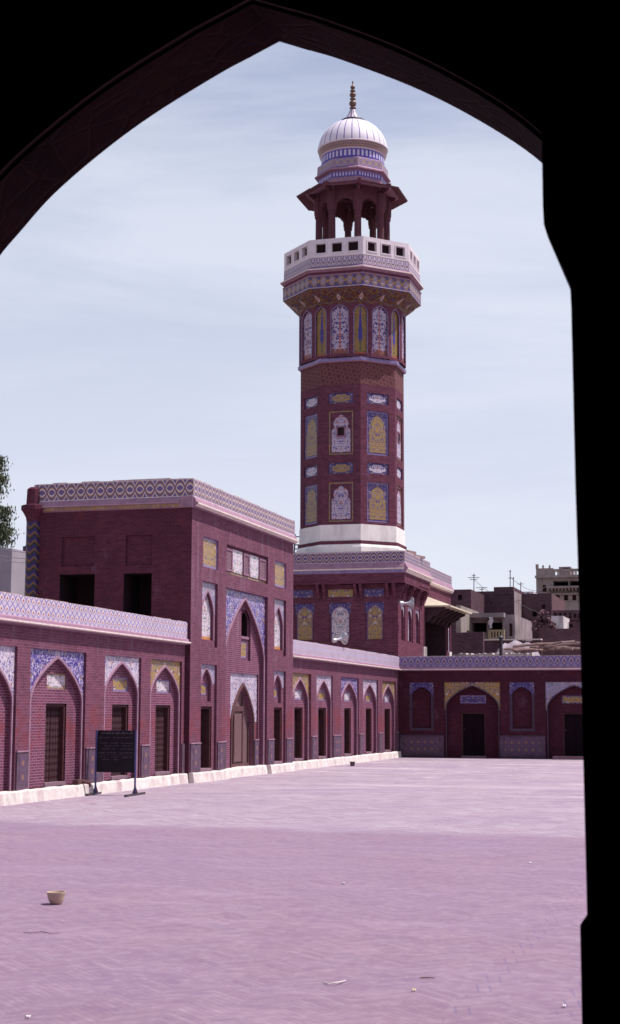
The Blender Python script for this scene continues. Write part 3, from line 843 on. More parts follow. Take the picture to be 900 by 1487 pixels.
# pointed doorway with lattice timber leaves
pd = arch(GC, 1.05, 1.62, 1.1, 9, .62)
Jd = [(GC-1.05, .26)]+pd+[(GC+1.05, .26)]
mb = MB(MB_); reveal(mb, FG, *GD, d3, d3-.05, False); mb.build('niche', gate)
mb = MB(MTW); spandrel(mb, FG, GD[0], GD[1], 3.1, pd, d3-.05, (GC, 2.)); mb.use(MB_)
rect(mb, FG, GD[0], GC-1.05, .26, 1.62, d3-.048); rect(mb, FG, GC+1.05, GD[1], .26, 1.62, d3-.048); mb.build('spandrel', gate)
mb = MB(MGW); rib(mb, FG, Jd, .09, d3-.05, d3+.0); mb.build('arch_moulding', gate)
mb = MB(MBR); intrados(mb, FG, Jd, d3-.05, d3-.2); mb.build('door_reveal', gate)
mb = MB(MLW); archfill(mb, FG, Jd, .30, d3-.2, (GC, 0))
gd = mb.build('gate_door', gate); gd['label'] = 'pointed timber double door of diagonal lattice'
mb = MB(MGW)
for a, b in ((GC-1.04, GC-.96), (GC-.46, GC-.38), (GC+.36, GC+.44), (GC+.96, GC+1.04)):
    zt = 1.6 if a < GC-.6 or a > GC+.9 else 2.35
    box(mb, FG, a, b, .30, zt, d3-.2, d3-.15)
box(mb, FG, GC-.38, GC+.36, 1.95, 2.10, d3-.2, d3-.15); box(mb, FG, GC-1.04, GC+1.04, .26, .36, d3-.2, d3-.14)
mb.build('door_frame', gd)
mb = MB(MLW); box(mb, FG, GC-.34, GC+.32, .42, 1.88, d3-.2, d3-.165, (GC, 0)); wk = mb.build('wicket_door', gd)
# low side niches with dark doorways
for a, b in (lowL, lowR):
    c2 = (a+b)/2-.08; d0 = a
    pts2 = arch(c2, .44, 2.72, .42, 8)
    mb = MB(MB_); reveal(mb, FG, a, b, .26, 3.26, 0, -.07, False); 
    plate(mb, FG, a, b, .26, 2.72, -.07, [(a+.02, a+1.1, .26, 2.08), (c2-.44, c2+.44, 2.22, 2.72)])
    Jn = [(c2-.44, 2.22)]+pts2+[(c2+.44, 2.22)]
    mb.use(MBR); intrados(mb, FG, Jn+[Jn[0]], -.07, -.17); plate(mb, FG, c2-.44, c2+.44, 2.22, 3.14, -.17, [(c2-.38, c2+.36, 2.40, 2.72)])
    mb.build('niche', gate)
    mb = MB(MTL); spandrel(mb, FG, a, b, 3.26, pts2, -.07, (c2, 2.7)); mb.build('spandrel', gate)
    mb = MB(MPINK); rib(mb, FG, pts2, .045, -.07, -.045); mb.build('arch_moulding', gate)
    tpanel(gate, FG, c2-.38, c2+.36, 2.40, 2.72, -.17, MTY, MTWM, .04, .02)
    door(gate, FG, a+.02, a+1.1, .26, 2.08, -.07, .28, MDOORD)
for a, b, k, d in ((40.25, 41.05, 1, 0), (42.5, 43.15, 1, 0), (43.27, 43.9, 1, d3), (46.65, 47.05, 1, d3), (47.36, 48.0, 1, 0), (49.4, 50.1, 1, 0)):
    f2 = Fr((XG+d, 0, 0), (0, 1, 0), (1, 0, 0)); dado(gate, f2, a, b, z1=1.08, cols=k)
pr = [(0., 7.58, MPINK), (.10, 7.60, MCREAM), (.20, 7.66, MCREAM), (.20, 7.70, MPINK), (.15, 7.715, MPINK), (.08, 7.84, MPINK), (.05, 7.87, MCH), (.05, 8.36, MCOPE), (-.35, 8.36, MBD), (-.35, 7.58, MBD)]
mb = MB(); sweep(mb, FG, G0-.05, G1, pr); mb.build('parapet', gate)
prs = [(0., 7.56, MPINK), (.06, 7.59, MTYM), (.08, 7.67, MPINK), (.16, 7.69, MPINK), (.09, 7.83, MPINK), (.05, 7.87, MCH), (.05, 8.36, MCOPE), (-.35, 8.36, MBD), (-.35, 7.58, MBD)]
mb = MB(); sweep(mb, FS, XB, XG-.35, prs)
mb.use(MCH); rect(mb, FS, XG-.35, XG+.05, 7.87, 8.36, .052, (0, 7.87)); mb.use(MPINK); box(mb, FS, XG-.35, XG+.05, 7.56, 7.868, 0.0, .1)
mb.build('parapet', gate)
coping(gate, FG, G0-.02, G1, 8.36, -.3, .04, .4, .035); coping(gate, FS, XB, XG-.1, 8.36, -.3, .04, .45, .05)
# corner shaft with zigzag tiles
mb = MB(MZZ); lathe(mb, (XB-.02, G0-.0, 0), [(.2, 4.), (.2, 7.3)], 12)
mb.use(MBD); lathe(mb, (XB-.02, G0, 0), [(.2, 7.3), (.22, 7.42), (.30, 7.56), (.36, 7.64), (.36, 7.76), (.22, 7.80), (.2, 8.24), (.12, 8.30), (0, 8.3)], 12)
mb.build('corner_shaft', gate)
FGp = Fr((XG, 0, 0), (0, 1, 0), (1, 0, 0))
plinth(gate, FGp, G0, I0); plinth(gate, FGp, I1, G1)
plinth(gate, FG, I0, I1, d=-.01, d0=d3-.2)

# ------------------------------------------------------------------ block under the minaret
BX0, BX1, BY0, BY1 = -20.45, -14.95, 66.9, 72.2
blk = thing('corner_block', 'square red brick block with tiled parapet and bracketed upper storey carrying the minaret', 'building', (-17.7, 69.5, 0))
FBf = Fr((0, BY0, 0), (1, 0, 0), (0, -1, 0)); FBr = Fr((BX1, 0, 0), (0, 1, 0), (1, 0, 0))
front = [(-19.66, -18.80, 5.1, 6.78), (-18.12, -17.1, 5.1, 6.79), (-16.46, -15.58, 5.1, 6.8)]
side = [(67.55, 68.35, 5.1, 6.72), (68.95, 70.0, 5.1, 6.72), (70.65, 71.6, 5.1, 6.72)]
mb = MB(MBT); plate(mb, FBf, BX0, BX1, 0, 7.6, 0, front); plate(mb, FBr, BY0, BY1, 0, 7.6, 0, side)
mb.face([(BX0, BY0, 0), (BX0, BY1, 0), (BX0, BY1, 8.4), (BX0, BY0, 8.4)]); mb.face([(BX0, BY1, 0), (BX1, BY1, 0), (BX1, BY1, 8.4), (BX0, BY1, 8.4)])
mb.build('wall', blk)
for fr, L, tl in ((FBf, front, (MTY, MTWB, MTY)), (FBr, side, (MTWB, MTW, MTWB))):
    for (a, b, z0, z1), t in zip(L, tl):
        c = (a+b)/2; w = (b-a)/2-.09
        p_ = arch(c, w, z1-.5, .38, 8, .5); J = [(c-w, z0+.06)]+p_+[(c+w, z0+.06)]
        mb = MB(MBT); reveal(mb, fr, a, b, z0, z1, 0, -.05); rect(mb, fr, a, c-w, z0, z1-.5, -.05); rect(mb, fr, c+w, b, z0, z1-.5, -.05); rect(mb, fr, c-w, c+w, z0, z0+.06, -.05)
        intrados(mb, fr, J+[J[0]], -.05, -.17 if fr is FBr else -.1); mb.build('niche', blk)
        mb = MB(MTDB if fr is FBf else MTL); spandrel(mb, fr, a, b, z1, p_, -.05, (c, z1-.5)); mb.build('spandrel', blk)
        dd_ = -.168 if fr is FBr else -.098
        mb = MB(t); archfill(mb, fr, J, z0+.06, dd_, (c, z0)); mb.build('tile_panel', blk)
        mb = MB(MTWM); rib(mb, fr, [(c+(x-c)*.92, z0+.1+(z-z0-.1)*.97) for x, z in J], .05, dd_, dd_+.006); mb.build('tile_border', blk)
for a, b, t in ((-19.75, -18.85, MTDB), (-18.15, -17.0, MTY), (-16.5, -15.6, MTDB)):
    mb = MB(t); box(mb, FBf, a, b, 7.05, 7.38, -.02, .02, ((a+b)/2, 7.05)); mb.build('tile_panel', blk)
OV = .38
fbf = Fr((0, BY0-OV, 0), (1, 0, 0), (0, -1, 0)); fbr = Fr((BX1+OV, 0, 0), (0, 1, 0), (1, 0, 0))
mb = MB(MBT)
for z0, z1, e in ((7.6, 7.72, .0), (7.72, 8.05, .03)):
    box(mb, fbf, BX0-OV, BX1+OV-(0), z0, z1, -3., -.03+e); box(mb, fbr, BY0-OV+.004, BY1, z0, z1-.001, -3., -.03+e+.002)
mb.build('upper_storey', blk)
pf = [(-.02, 8.05, MPINK), (.02, 8.07, MTWM), (.04, 8.20, MCREAM), (.12, 8.22, MCREAM), (.12, 8.26, MPINK), (.06, 8.40, MPINK), (.0, 8.53, MCHB), (0., 9.0, MCOPE), (-.35, 9.0, MBT), (-.35, 8.05, MBT)]
mb = MB(); sweep(mb, fbf, BX0-OV, BX1+OV, pf); mb.build('parapet', blk)
pf2 = [(-.02, 8.05, MPINK), (.06, 8.07, MCREAM), (.12, 8.2, MCREAM), (.16, 8.22, MCREAM), (.16, 8.26, MPINK), (.06, 8.40, MPINK), (.004, 8.53, MCHB), (.004, 8.998, MCOPE), (-.35, 8.998, MBT), (-.35, 8.05, MBT)]
mb = MB(); sweep(mb, fbr, BY0-OV+.004, BY1, pf2); mb.build('parapet', blk)
mb = MB(MCOPE); box(mb, fbr, BY0-OV, BY1, 8.999, 9.03, -.36, .01); box(mb, fbf, BX0-OV, BX1+OV-.37, 8.999, 9.028, -.36, .01); mb.build('coping', blk)
mb = MB(MROOF); mb.face([(BX0, BY0, 8.42), (BX1, BY0, 8.42), (BX1, BY1, 8.42), (BX0, BY1, 8.42)]); mb.build('roof', blk)
def bracket(root, fr, a, z1, out=.36, h=.62, w=.12, m=MBT):
    mb = MB(m); P = [(0, z1), (out, z1), (out, z1-.1), (out*.72, z1-.2), (out*.6, z1-.34), (out*.3, z1-.44), (.12, z1-h), (0, z1-h)]
    for b in (a-w/2, a+w/2): mb.face([fr(b, z, d) for d, z in P])
    for (d, z), (e, y) in zip(P, P[1:]): mb.face([fr(a-w/2, z, d), fr(a+w/2, z, d), fr(a+w/2, y, e), fr(a-w/2, y, e)])
    return mb.build('bracket', root)
for a in (-20.2, -18.58, -18.3, -16.85, -16.6, -15.4, -15.1): bracket(blk, FBf, a, 7.6)
for a in (67.0, 67.5, 68.7, 69.0, 70.2, 70.5, 71.7, 72.0): bracket(blk, FBr, a, 7.6)
# rear half of the block with its porch under a slab canopy
RY1 = 79.6
MPORCH = m_plain('porch_shade_wood', (.05, .025, .035), .8, .3, 4.)
mb = MB(MBT); plate(mb, FBr, BY1, RY1, 0, 8.2, -.02, [(72.9, 78.1, 4.12, 6.95), (78.35, 78.85, 7.15, 7.5)])
mb.face([(BX0, RY1, 0), (BX1, RY1, 0), (BX1, RY1, 8.2), (BX0, RY1, 8.2)]); mb.face([(BX0, BY1, 0), (BX0, RY1, 0), (BX0, RY1, 8.2), (BX0, BY1, 8.2)])
mb.build('rear_wall', blk)
mb = MB(MPORCH); reveal(mb, FBr, 72.9, 78.1, 4.12, 6.95, -.02, -1.4); rect(mb, FBr, 72.9, 78.1, 4.12, 6.95, -1.4); mb.build('porch', blk)
for a in (73.6, 75.0, 76.4): 
    mb = MB(MPORCH); box(mb, FBr, a, a+.28, 4.12, 6.9, -1.38, -1.25); mb.build('porch_panel', blk)
mb = MB(MVOID); reveal(mb, FBr, 78.35, 78.85, 7.15, 7.5, -.02, -.5); rect(mb, FBr, 78.35, 78.85, 7.15, 7.5, -.5); mb.build('window_opening', blk)
for a in (72.55, 78.95):
    mb = MB(MLIME); box(mb, FBr, a-.22, a+.42, 4.1, 5.05, -.02, .05); mb.build('pier_base', blk)
mb = MB(MBT); box(mb, FBr, 78.3, 78.42, 5.06, 6.6, -.02, .05); box(mb, FBr, 79.0, 79.12, 5.06, 6.6, -.02, .05); box(mb, FBr, 78.3, 79.12, 6.6, 6.72, -.02, .05); mb.build('pilaster', blk)
mb = MB(MTL); rect(mb, FBr, 78.42, 79.0, 5.06, 6.6, -.016, (78.7, 5)); mb.build('tile_panel', blk)
pr2 = [(-.02, 8.05, MPINK), (.08, 8.1, MCREAM), (.14, 8.2, MCREAM), (.14, 8.25, MPINK), (.08, 8.40, MPINK), (.03, 8.53, MCHB), (.03, 8.98, MCOPE), (-.3, 8.98, MBT), (-.3, 8.05, MBT)]
mb = MB(); sweep(mb, FBr, BY1+.02, RY1, pr2); mb.build('parapet', blk)
mb = MB(m_plain('canopy_cream', (.52, .45, .36), .8, .12, 3.))
cy0, cy1, co = 72.75, 78.6, 1.25
zo, zi = 7.02, 7.50
q = [FBr(cy0, zo, -.03), FBr(cy0, zo, co), FBr(cy1, zo, co), FBr(cy1, zo, -.03), FBr(cy0+.85, zi, -.03), FBr(cy1-.4, zi, -.03)]
mb.face([q[0], q[1], q[4]]); mb.face([q[1], q[2], q[5], q[4]]); mb.face([q[2], q[3], q[5]])
b_ = [p-Z*.07 for p in q[:4]]
mb.face(b_)
for k in range(4): mb.face([q[k], q[(k+1) % 4], b_[(k+1) % 4], b_[k]])
mb.build('canopy', blk)
for a in (72.95, 74.1, 75.25, 76.4, 77.4, 78.3): bracket(blk, FBr, a, 6.94, .95, .7, .12, MPORCH)
mb = MB(MROOF); mb.face([(BX0, BY1, 8.2), (BX1, BY1, 8.2), (BX1, RY1, 8.2), (BX0, RY1, 8.2)]); mb.build('roof', blk)

# ------------------------------------------------------------------ the minaret
TX, TY = ony(511.6, 770, 69.55).x, 69.55
K = .0319                                       # metres per pixel at the shaft
def zc(py): return ony(510, py, TY).z
def zA(py): return ony(500, py, TY-2.21).z
mina = thing('minaret', 'tall octagonal tile covered minaret with balcony, domed kiosk and brass finial', 'minaret', (TX, TY, 8.42))
def ring8(Rr, z, n=8, ph=22.5): return [Vector((TX+Rr*math.cos(R(ph+360/n*k)), TY+Rr*math.sin(R(ph+360/n*k)), z)) for k in range(n)]
def loft(mb, prof, n=8, ph=22.5):
    """prof [(R,z,mat)], faces carry uv centred on each side"""
    for (r0, z0, m), (r1, z1, _) in zip(prof, prof[1:]):
        mb.use(m); A, B = ring8(r0, z0, n, ph), ring8(r1, z1, n, ph)
        hh = math.hypot(z1-z0, (r1-r0)*.92)
        for k in range(n):
            j = (k+1) % n; wa = (A[j]-A[k]).length/2; wb = (B[j]-B[k]).length/2
            mb.face([A[k], A[j], B[j], B[k]], [(-wa, 0), (wa, 0), (wb, hh), (-wb, hh)])
def faces8(Rr):
    ap = Rr*math.cos(R(22.5)); W = Rr*math.sin(R(22.5))
    for k in range(8):
        a = R(45*k); n = Vector((math.cos(a), math.sin(a), 0)); t = Vector((-n.y, n.x, 0))
        yield k, Fr(Vector((TX, TY, 0))+n*ap, t, n), W
MBW = m_plain('tower_whitewash', (.74, .69, .67), .85, .1, 2., bump=.2, stain=(.62, .55, .56))
zs0, zs1 = zc(770), zc(545)
RS = 2.43
zb0 = zc(795)
mb = MB(); loft(mb, [(2.66, 8.43, MBW), (2.60, zb0-.22, MBW), (2.54, zb0-.1, MBT), (2.54, zb0+.06, MBT), (2.47, zb0+.07, MBW), (2.46, zs0, MBW), (2.40, zs0+.002, MBW)]); mb.build('base_band', mina)
mb = MB(MBT)
a_pan = []
smallz = [(zA(585.4), zA(570)), (zA(687.6), zA(671.5))]; bigz = [(zA(660), zA(596)), (zA(757.5), zA(699.7))]
hw = .58
strap0 = zA(558.5)
for k, fr, W in faces8(RS):
    plate(mb, fr, -W, W, zs0, strap0, 0, [(-hw, hw, z0, z1) for z0, z1 in smallz+bigz])
mb.build('shaft', mina)
mb = MB(m_strap('star_relief', (.10, .032, .042), (.165, .068, .068), 2.7))
for k, fr, W in faces8(RS): rect(mb, fr, -W, W, strap0, zs1+.1, 0., (0, strap0))
mb.build('star_band', mina)
def mihrab(c, w, z0, z1):
    """shouldered arch outline in a tile panel"""
    h = z1-z0
    L = [(1, 0), (1, .52), (.96, .60), (.72, .64), (.80, .72), (.80, .80), (.62, .88), (.3, .94), (0, 1)]
    return [(c-x*w, z0+y*h) for x, y in L]+[(c+x*w, z0+y*h) for x, y in reversed(L[:-1])]
MTWR = m_floral('tile_white_red', (.50, .41, .50), (COBALT, RUST, RUST), COBALT, .9, 1.3)
MTYB = m_floral('tile_gold', (.36, .225, .05), (COBALT, TEAL, LILAC), COBALT, 1.1)
for k, fr, W in faces8(RS):
    odd = k % 2
    for i, (z0, z1) in enumerate(smallz):
        mb = MB(MBT); reveal(mb, fr, -hw, hw, z0, z1, 0, -.06); mb.use(MTDB if not odd else MTDB); rect(mb, fr, -hw, hw, z0, z1, -.06, (0, z0))
        zm = (z0+z1)/2; hh = (z1-z0)*.36
        mb.use(MTYB if k % 4 == 2 or k in (6,) else MTW)
        P = [(-.46, zm), (-.40, zm+hh*.6), (-.30, zm+hh*.55), (-.2, zm+hh), (.2, zm+hh), (.30, zm+hh*.55), (.40, zm+hh*.6), (.46, zm), (.40, zm-hh*.6), (.30, zm-hh*.55), (.2, zm-hh), (-.2, zm-hh), (-.30, zm-hh*.55), (-.40, zm-hh*.6)]
        mb.face([fr(a, z, -.054) for a, z in P], [(a, z-z0) for a, z in P]); mb.build('tile_panel', mina)
    for i, (z0, z1) in enumerate(bigz):
        lite = k in (6, 0, 2, 4)
        mb = MB(MBT); reveal(mb, fr, -hw, hw, z0, z1, 0, -.06)
        mb.use(MTDB if not lite else MBT); rect(mb, fr, -hw+.06, hw-.06, z0+.06, z1-.06, -.06, (0, z0))
        border(mb, fr, -hw, hw, z0, z1, -.058, .07, MTYM if lite else MTWM)
        mb.use(MTWR if lite else MTYB)
        P = mihrab(0, .44, z0+.12, z1-.16)
        mid = (0, z0+.12)
        for p, q in zip(P, P[1:]):
            Q = [p, q, (0, (p[1]+q[1])/2)] if abs(p[0]) > 0 or abs(q[0]) > 0 else None
            mb.face([fr(p[0], p[1], -.052), fr(q[0], q[1], -.052), fr(0, q[1], -.052), fr(0, p[1], -.052)] if abs(q[0]) > 1e-6 and abs(p[0]) > 1e-6 else
                    [fr(p[0], p[1], -.052), fr(q[0], q[1], -.052), fr(0, min(p[1], q[1]), -.052)],
                    [(p[0], p[1]-z0), (q[0], q[1]-z0), (0, q[1]-z0), (0, p[1]-z0)] if abs(q[0]) > 1e-6 and abs(p[0]) > 1e-6 else [(p[0], p[1]-z0), (q[0], q[1]-z0), (0, min(p[1], q[1])-z0)])
        if lite and i == 0:
            zz = z0+.53*(z1-z0)
            mb.use(MSAND); box(mb, fr, -.2, .2, zz-.26, zz+.24, -.06, -.0)
        o = mb.build('tile_panel', mina)
        if lite and i == 0:
            mb = MB(MVOID); box(mb, fr, -.15, .15, zz-.2, zz+.18, -.04, .004); mb.build('window', o)
# niche tier, sixteen sides
zt0, zt1 = zc(535), zc(460)
mb = MB(); loft(mb, [(RS, zs1+.1, MBT), (RS+.06, zs1+.12, MPINK), (RS+.13, zs1+.17, MTWM), (RS+.14, zt0-.02, MPINK), (RS+.05, zt0, MBT), (RS-.2, zt0+.01, MBT)]); mb.build('moulding', mina)
MTREE = m_tree('tree_tile', (.42, .34, .44), (.045, .03, .17), RUST, (.22, .07, .06), zt1-zt0)
MCYP = m_cypress('cypress_tile', (.27, .155, .045), (.045, .03, .22), (.05, .08, .05), zt1-zt0)
apn = 2.46
for k in range(16):
    a = R(22.5*k); n = Vector((math.cos(a), math.sin(a), 0)); t = Vector((-n.y, n.x, 0))
    fr = Fr(Vector((TX, TY, 0))+n*apn, t, n); W = apn*math.tan(R(11.25))
    wide = k % 2 == 0; w = .40 if wide else .30
    pz = zt1-.42; p_ = arch(0, w, pz, .36, 7, .52); J = [(-w, zt0+.14)]+p_+[(w, zt0+.14)]
    mb = MB(MBT); spandrel(mb, fr, -W, W, zt1, p_, 0, None, zt0); rect(mb, fr, -w, w, zt0, zt0+.14, 0); intrados(mb, fr, J+[J[0]], 0, -.08)
    mb.build('niche', mina)
    mb = MB(MTREE if wide else MCYP); archfill(mb, fr, J, zt0+.14, -.078, (0, zt0+.14)); mb.build('tile_panel', mina)
    mb = MB(MTWM); rib(mb, fr, J, .03, 0, .01); mb.build('arch_moulding', mina)
# corbelled flare: sixteen-sided foot folding out to the octagon
mb = MB(m_muqarnas('net_vault_tile'))
zf1 = zc(441)
rows = 5; N = 32
def oct_r(phi, ap):
    q = (math.degrees(phi)+22.5) % 45-22.5; return ap/math.cos(R(q))
def hex_r(phi, ap):
    q = (math.degrees(phi)+11.25) % 22.5-11.25; return ap/math.cos(R(q))
RT = 100*.0329*math.cos(R(22.5))
P = []
for i in range(rows+1):
    t = i/rows; ring = []
    for k in range(N):
        phi = 2*math.pi*k/N
        r = hex_r(phi, apn)*(1-t**1.35)+oct_r(phi, RT)*t**1.35
        fold = .07*math.sin(math.pi*t)*(1 if (k+i) % 2 else -1)
        r += fold
        ring.append(Vector((TX+r*math.cos(phi), TY+r*math.sin(phi), zt1+(zf1-zt1)*t)))
    P.append(ring)
for i in range(rows):
    for k in range(N):
        j = (k+1) % N
        q = [P[i][k], P[i][j], P[i+1][j], P[i+1][k]]; u0, u1 = k*.2375*2*2.4/2.4/2*2, (k+1)*.475
        u0 = k*.475
        uv = [(u0, i*.2), (u1, i*.2), (u1, i*.2+.2), (u0, i*.2+.2)]
        if (k+i) % 2: mb.face([q[0], q[1], q[2]], uv[:3]); mb.face([q[0], q[2], q[3]], [uv[0], uv[2], uv[3]])
        else: mb.face([q[0], q[1], q[3]], [uv[0], uv[1], uv[3]]); mb.face([q[1], q[2], q[3]], uv[1:])
mb.build('corbel', mina)
# balcony
RB = 100*.0329
K2 = .0332
MB1 = m_rosette('balcony_rosettes', (.07, .045, .15), (.40, .33, .48), (.30, .17, .06), .42, .62)
MB2 = m_chain('balcony_lozenges', (.44, .37, .48), (.09, .05, .22), (.30, .18, .08), RUST, .5, .7, 0.)
z440, z421, z419, z397, z371 = zc(440), zc(423), zc(419), zc(398), zc(376)
mb = MB(); loft(mb, [(RB-.6, zf1, MBT), (RB, zf1, MB1), (RB, z421-.05, MPINK), (RB+.04, z421, MBT), (RB-.03, z421+.05, MBT), (RB-.03, z419, MPINK), (RB+.14, z419+.10, MCREAM), (RB+.14, z419+.15, MPINK), (RB-.03, z419+.24, MB2), (RB-.05, z397, MCREAM), (RB-.04, z397+.02, MCREAM), (1.0, z397+.03, MROOF)])
mb.build('balcony', mina)
RR = RB-.05; zr0, zr1 = z397+.02, zc(372.5)
MKI = m_plain('kiosk_red', (.088, .028, .042), .8, .2, 4.)
MRAIL = m_plain('rail_marble', (.64, .56, .60), .7, .1, 3.)
for k, fr, W in faces8(RR):
    hol = [(W*(2*f0-1), W*(2*f1-1), zr0+.19, zr0+.63) for f0, f1 in ((.10, .29), (.405, .60), (.715, .91))]
    mb = MB(MRAIL); plate(mb, fr, -W, W, zr0, zr1, 0, hol); Wi = W-.075; plate(mb, fr, -Wi, Wi, zr0, zr1, -.18, hol)
    for h in hol: reveal(mb, fr, *h, 0, -.18)
    mb.use(MVOID); rect(mb, fr, -Wi, Wi, zr0+.1, zr0+.8, -.17); mb.use(MRAIL)  # dark sheet behind the rail holes, inner shade put into its colour
    mb.face([fr(-W, zr1, 0), fr(W, zr1, 0), fr(Wi, zr1, -.18), fr(-Wi, zr1, -.18)])
    for h in hol:
        for z in (h[2]-.05, h[3]): box(mb, fr, h[0]-.05, h[1]+.05, z, z+.05, 0., .02)
        for x in (h[0]-.05, h[1]): box(mb, fr, x, x+.05, h[2], h[3], 0., .02)
    mb.build('railing_panel', mina)
# kiosk columns with brackets
RC = 1.63
zk1 = zc(292); zk0 = z397+.03
for k in range(8):
    a = R(22.5+45*k); cx_, cy_ = TX+RC*math.cos(a), TY+RC*math.sin(a)
    mb = MB(MKI); lathe(mb, (cx_, cy_, 0), [(.24, zk0), (.24, zk0+.25), (.18, zk0+.35), (.165, zc(321)), (.21, zc(319.5)), (.21, zc(317)), (.24, zc(313)), (.25, zk1), (0, zk1)], 8)
    mb.build('column', mina)
zc0 = zc(315); zc1 = zc(281)
for k, fr, W in faces8(RC):
    W2 = W-.12
    cusp = []
    m_ = 24
    for i in range(m_+1):
        x = -1+2*i/m_
        z = .40*(1-abs(x)**2.4)+.06*abs(math.sin(abs(x)*math.pi*3.5))
        cusp.append((x*W2, zc0+max(0., z)))
    mb = MB(MKI); 
    for d in (.08, -.08): spandrel(mb, fr, -W2, W2, zc1, cusp, d)
    intrados(mb, fr, cusp, -.08, .08); mb.build('cusped_arch', mina)
mb = MB(); lathe_m = MKI
loft(mb, [(1.0, zc1-.02, MKI), (1.75, zc1, MKI)]); loft(mb, [(.01, zc1+.05, MKI), (1.75, zc1+.05, MKI)]); mb.build('kiosk_ceiling', mina)
for k in range(8):
    a = R(22.5+45*k); n = Vector((math.cos(a), math.sin(a), 0)); fr = Fr(Vector((TX, TY, 0))+n*1.72, (-n.y, n.x, 0), n)
    bracket(mina, fr, 0, zc1+.02, .5, .55, .12, MKI)
RE = 80*K2
ze = zc(290); ze1 = ze+.16
mb = MB(); loft(mb, [(1.65, zc1+.0, MKI), (RE, ze, MKI), (RE+.02, ze+.06, MSAND), (1.70, ze1+.05, MSAND)]); 
mb.build('eave', mina)
MN1 = m_rosette('neck_lozenges', (.26, .2, .36), (.12, .08, .26), (.38, .24, .12), .34, .42)
MN2 = m_flutes('neck_flutes', (.08, .055, .30), (.50, .42, .58), .15, .3)
RN = 52*K2
mb = MB(); loft(mb, [(1.66, zc(288), MPINK), (1.66, zc(272), MN2), (1.66, zc(264), MPINK), (RN+.12, zc(262), MPINK), (RN+.12, zc(260.5), MPINK), (RN+.0, zc(257.5), MN1), (RN-.02, zc(246), MPINK), (RN-.08, zc(244.5), MPINK), (1.3, zc(243.5), MPINK)]); mb.build('neck', mina)
mb = MB(m_flutes('drum_flutes', (.07, .05, .30), (.52, .45, .60), .21, .52)); lathe(mb, (TX, TY, 0), [(46*K2, zc(244.5)), (45.5*K2, zc(231))], 40, v0=zc(244.5))
mb.use(MRAIL); lathe(mb, (TX, TY, 0), [(45.5*K2, zc(231)), (47.5*K2, zc(230)), (47.5*K2, zc(229))], 40); mb.build('drum', mina)
MDB = m_chain('dome_band', (.14, .085, .12), (.38, .3, .38), (.42, .25, .06), DKBLUE, .36, .30, 0.)
mb = MB(MDB); lathe(mb, (TX, TY, 0), [(47.8*K2, zc(230)), (50.5*K2, zc(221))], 40, v0=zc(230)); mb.use(MRAIL); lathe(mb, (TX, TY, 0), [(50.5*K2, zc(221)), (51.2*K2, zc(220.3)), (50.7*K2, zc(219))], 40); mb.build('dome_band', mina)
g = G('dome_stripes'); u, v, uv = g.uv()
nn = g.noise(g.obj()[3], 2., 3.)
mdome = g.done(g.mix((((u+.5).fr()-.5).abs() < .06), g.mix(nn, (.64, .57, .66), (.74, .68, .74)), (.09, .06, .26)), .5, .3)
mb = MB(mdome)
DP = [(50.7, 219), (50.5, 216), (49.2, 210.5), (46.4, 203), (42.2, 196), (36.5, 189.5), (30, 184.5), (23, 181), (15, 178.6), (0, 177.3)]
NS = 84
for (r0, y0), (r1, y1) in zip(DP, DP[1:]):
    z0, z1 = zc(y0), zc(y1)
    for k in range(NS):
        a, b = 2*math.pi*k/NS, 2*math.pi*(k+1)/NS
        q = [Vector((TX+r*K2*math.cos(t), TY+r*K2*math.sin(t), z)) for r, t, z in ((r0, a, z0), (r0, b, z0), (r1, b, z1), (r1, a, z1))]
        uv = [(k/3, 0), ((k+1)/3, 0), ((k+1)/3, 1), (k/3, 1)]
        if r1 > 0: mb.face(q, uv)
        else: mb.face(q[:3], uv[:3])
mb.build('dome', mina, smooth=True)
mb = MB(MIRON); lathe(mb, (TX, TY, 0), [(15*K2, zc(178.6)), (17.5*K2, zc(177.5)), (17*K2, zc(175.8)), (12*K2, zc(175.5))], 32)
mb.use(m_flutes('lotus_ribs', (.12, .08, .18), (.58, .5, .56), .11, 3.)); 
NL = 48
LP = [(14, 175.6), (11, 173), (8.5, 169.5), (6.5, 166), (5, 162), (4, 160)]
for i, ((r0, y0), (r1, y1)) in enumerate(zip(LP, LP[1:])):
    z0, z1 = zc(y0), zc(y1)
    for k in range(NL):
        a, b = 2*math.pi*k/NL, 2*math.pi*(k+1)/NL
        q = [Vector((TX+r*K2*math.cos(t), TY+r*K2*math.sin(t), z)) for r, t, z in ((r0, a, z0), (r0, b, z0), (r1, b, z1), (r1, a, z1))]
        mb.face(q, [(k*.0275, 1+i*.1), ((k+1)*.0275, 1+i*.1), ((k+1)*.0275, 1.1+i*.1), (k*.0275, 1.1+i*.1)])
mb.build('lotus', mina)
mb = MB(m_plain('aged_brass', (.13, .075, .06), .5, .3, 9., .4, metal=.4))
FP = [(4, 160.3), (3, 159.5), (2, 159), (4.6, 158), (5, 157.3), (4.2, 156.6), (1.8, 156), (2, 155.5), (4.5, 153.5), (5.4, 150.8), (4.6, 148), (2, 146.4), (1.6, 146), (4.4, 144.6), (4.6, 144), (4, 143.4), (1.6, 142.6), (3.6, 140.6), (4.8, 138.2), (3.8, 135.8), (1.6, 134.6), (4, 133), (4.2, 132.3), (3.6, 131.6), (1.4, 130.6), (3, 129), (3.6, 127), (2.8, 125.2), (1, 124), (.8, 120.5), (1.2, 119.2), (.9, 118), (0, 117.6)]
lathe(mb, (TX, TY, 0), [(r*K2, zc(y)) for r, y in FP], 14); mb.build('finial', mina, smooth=True)

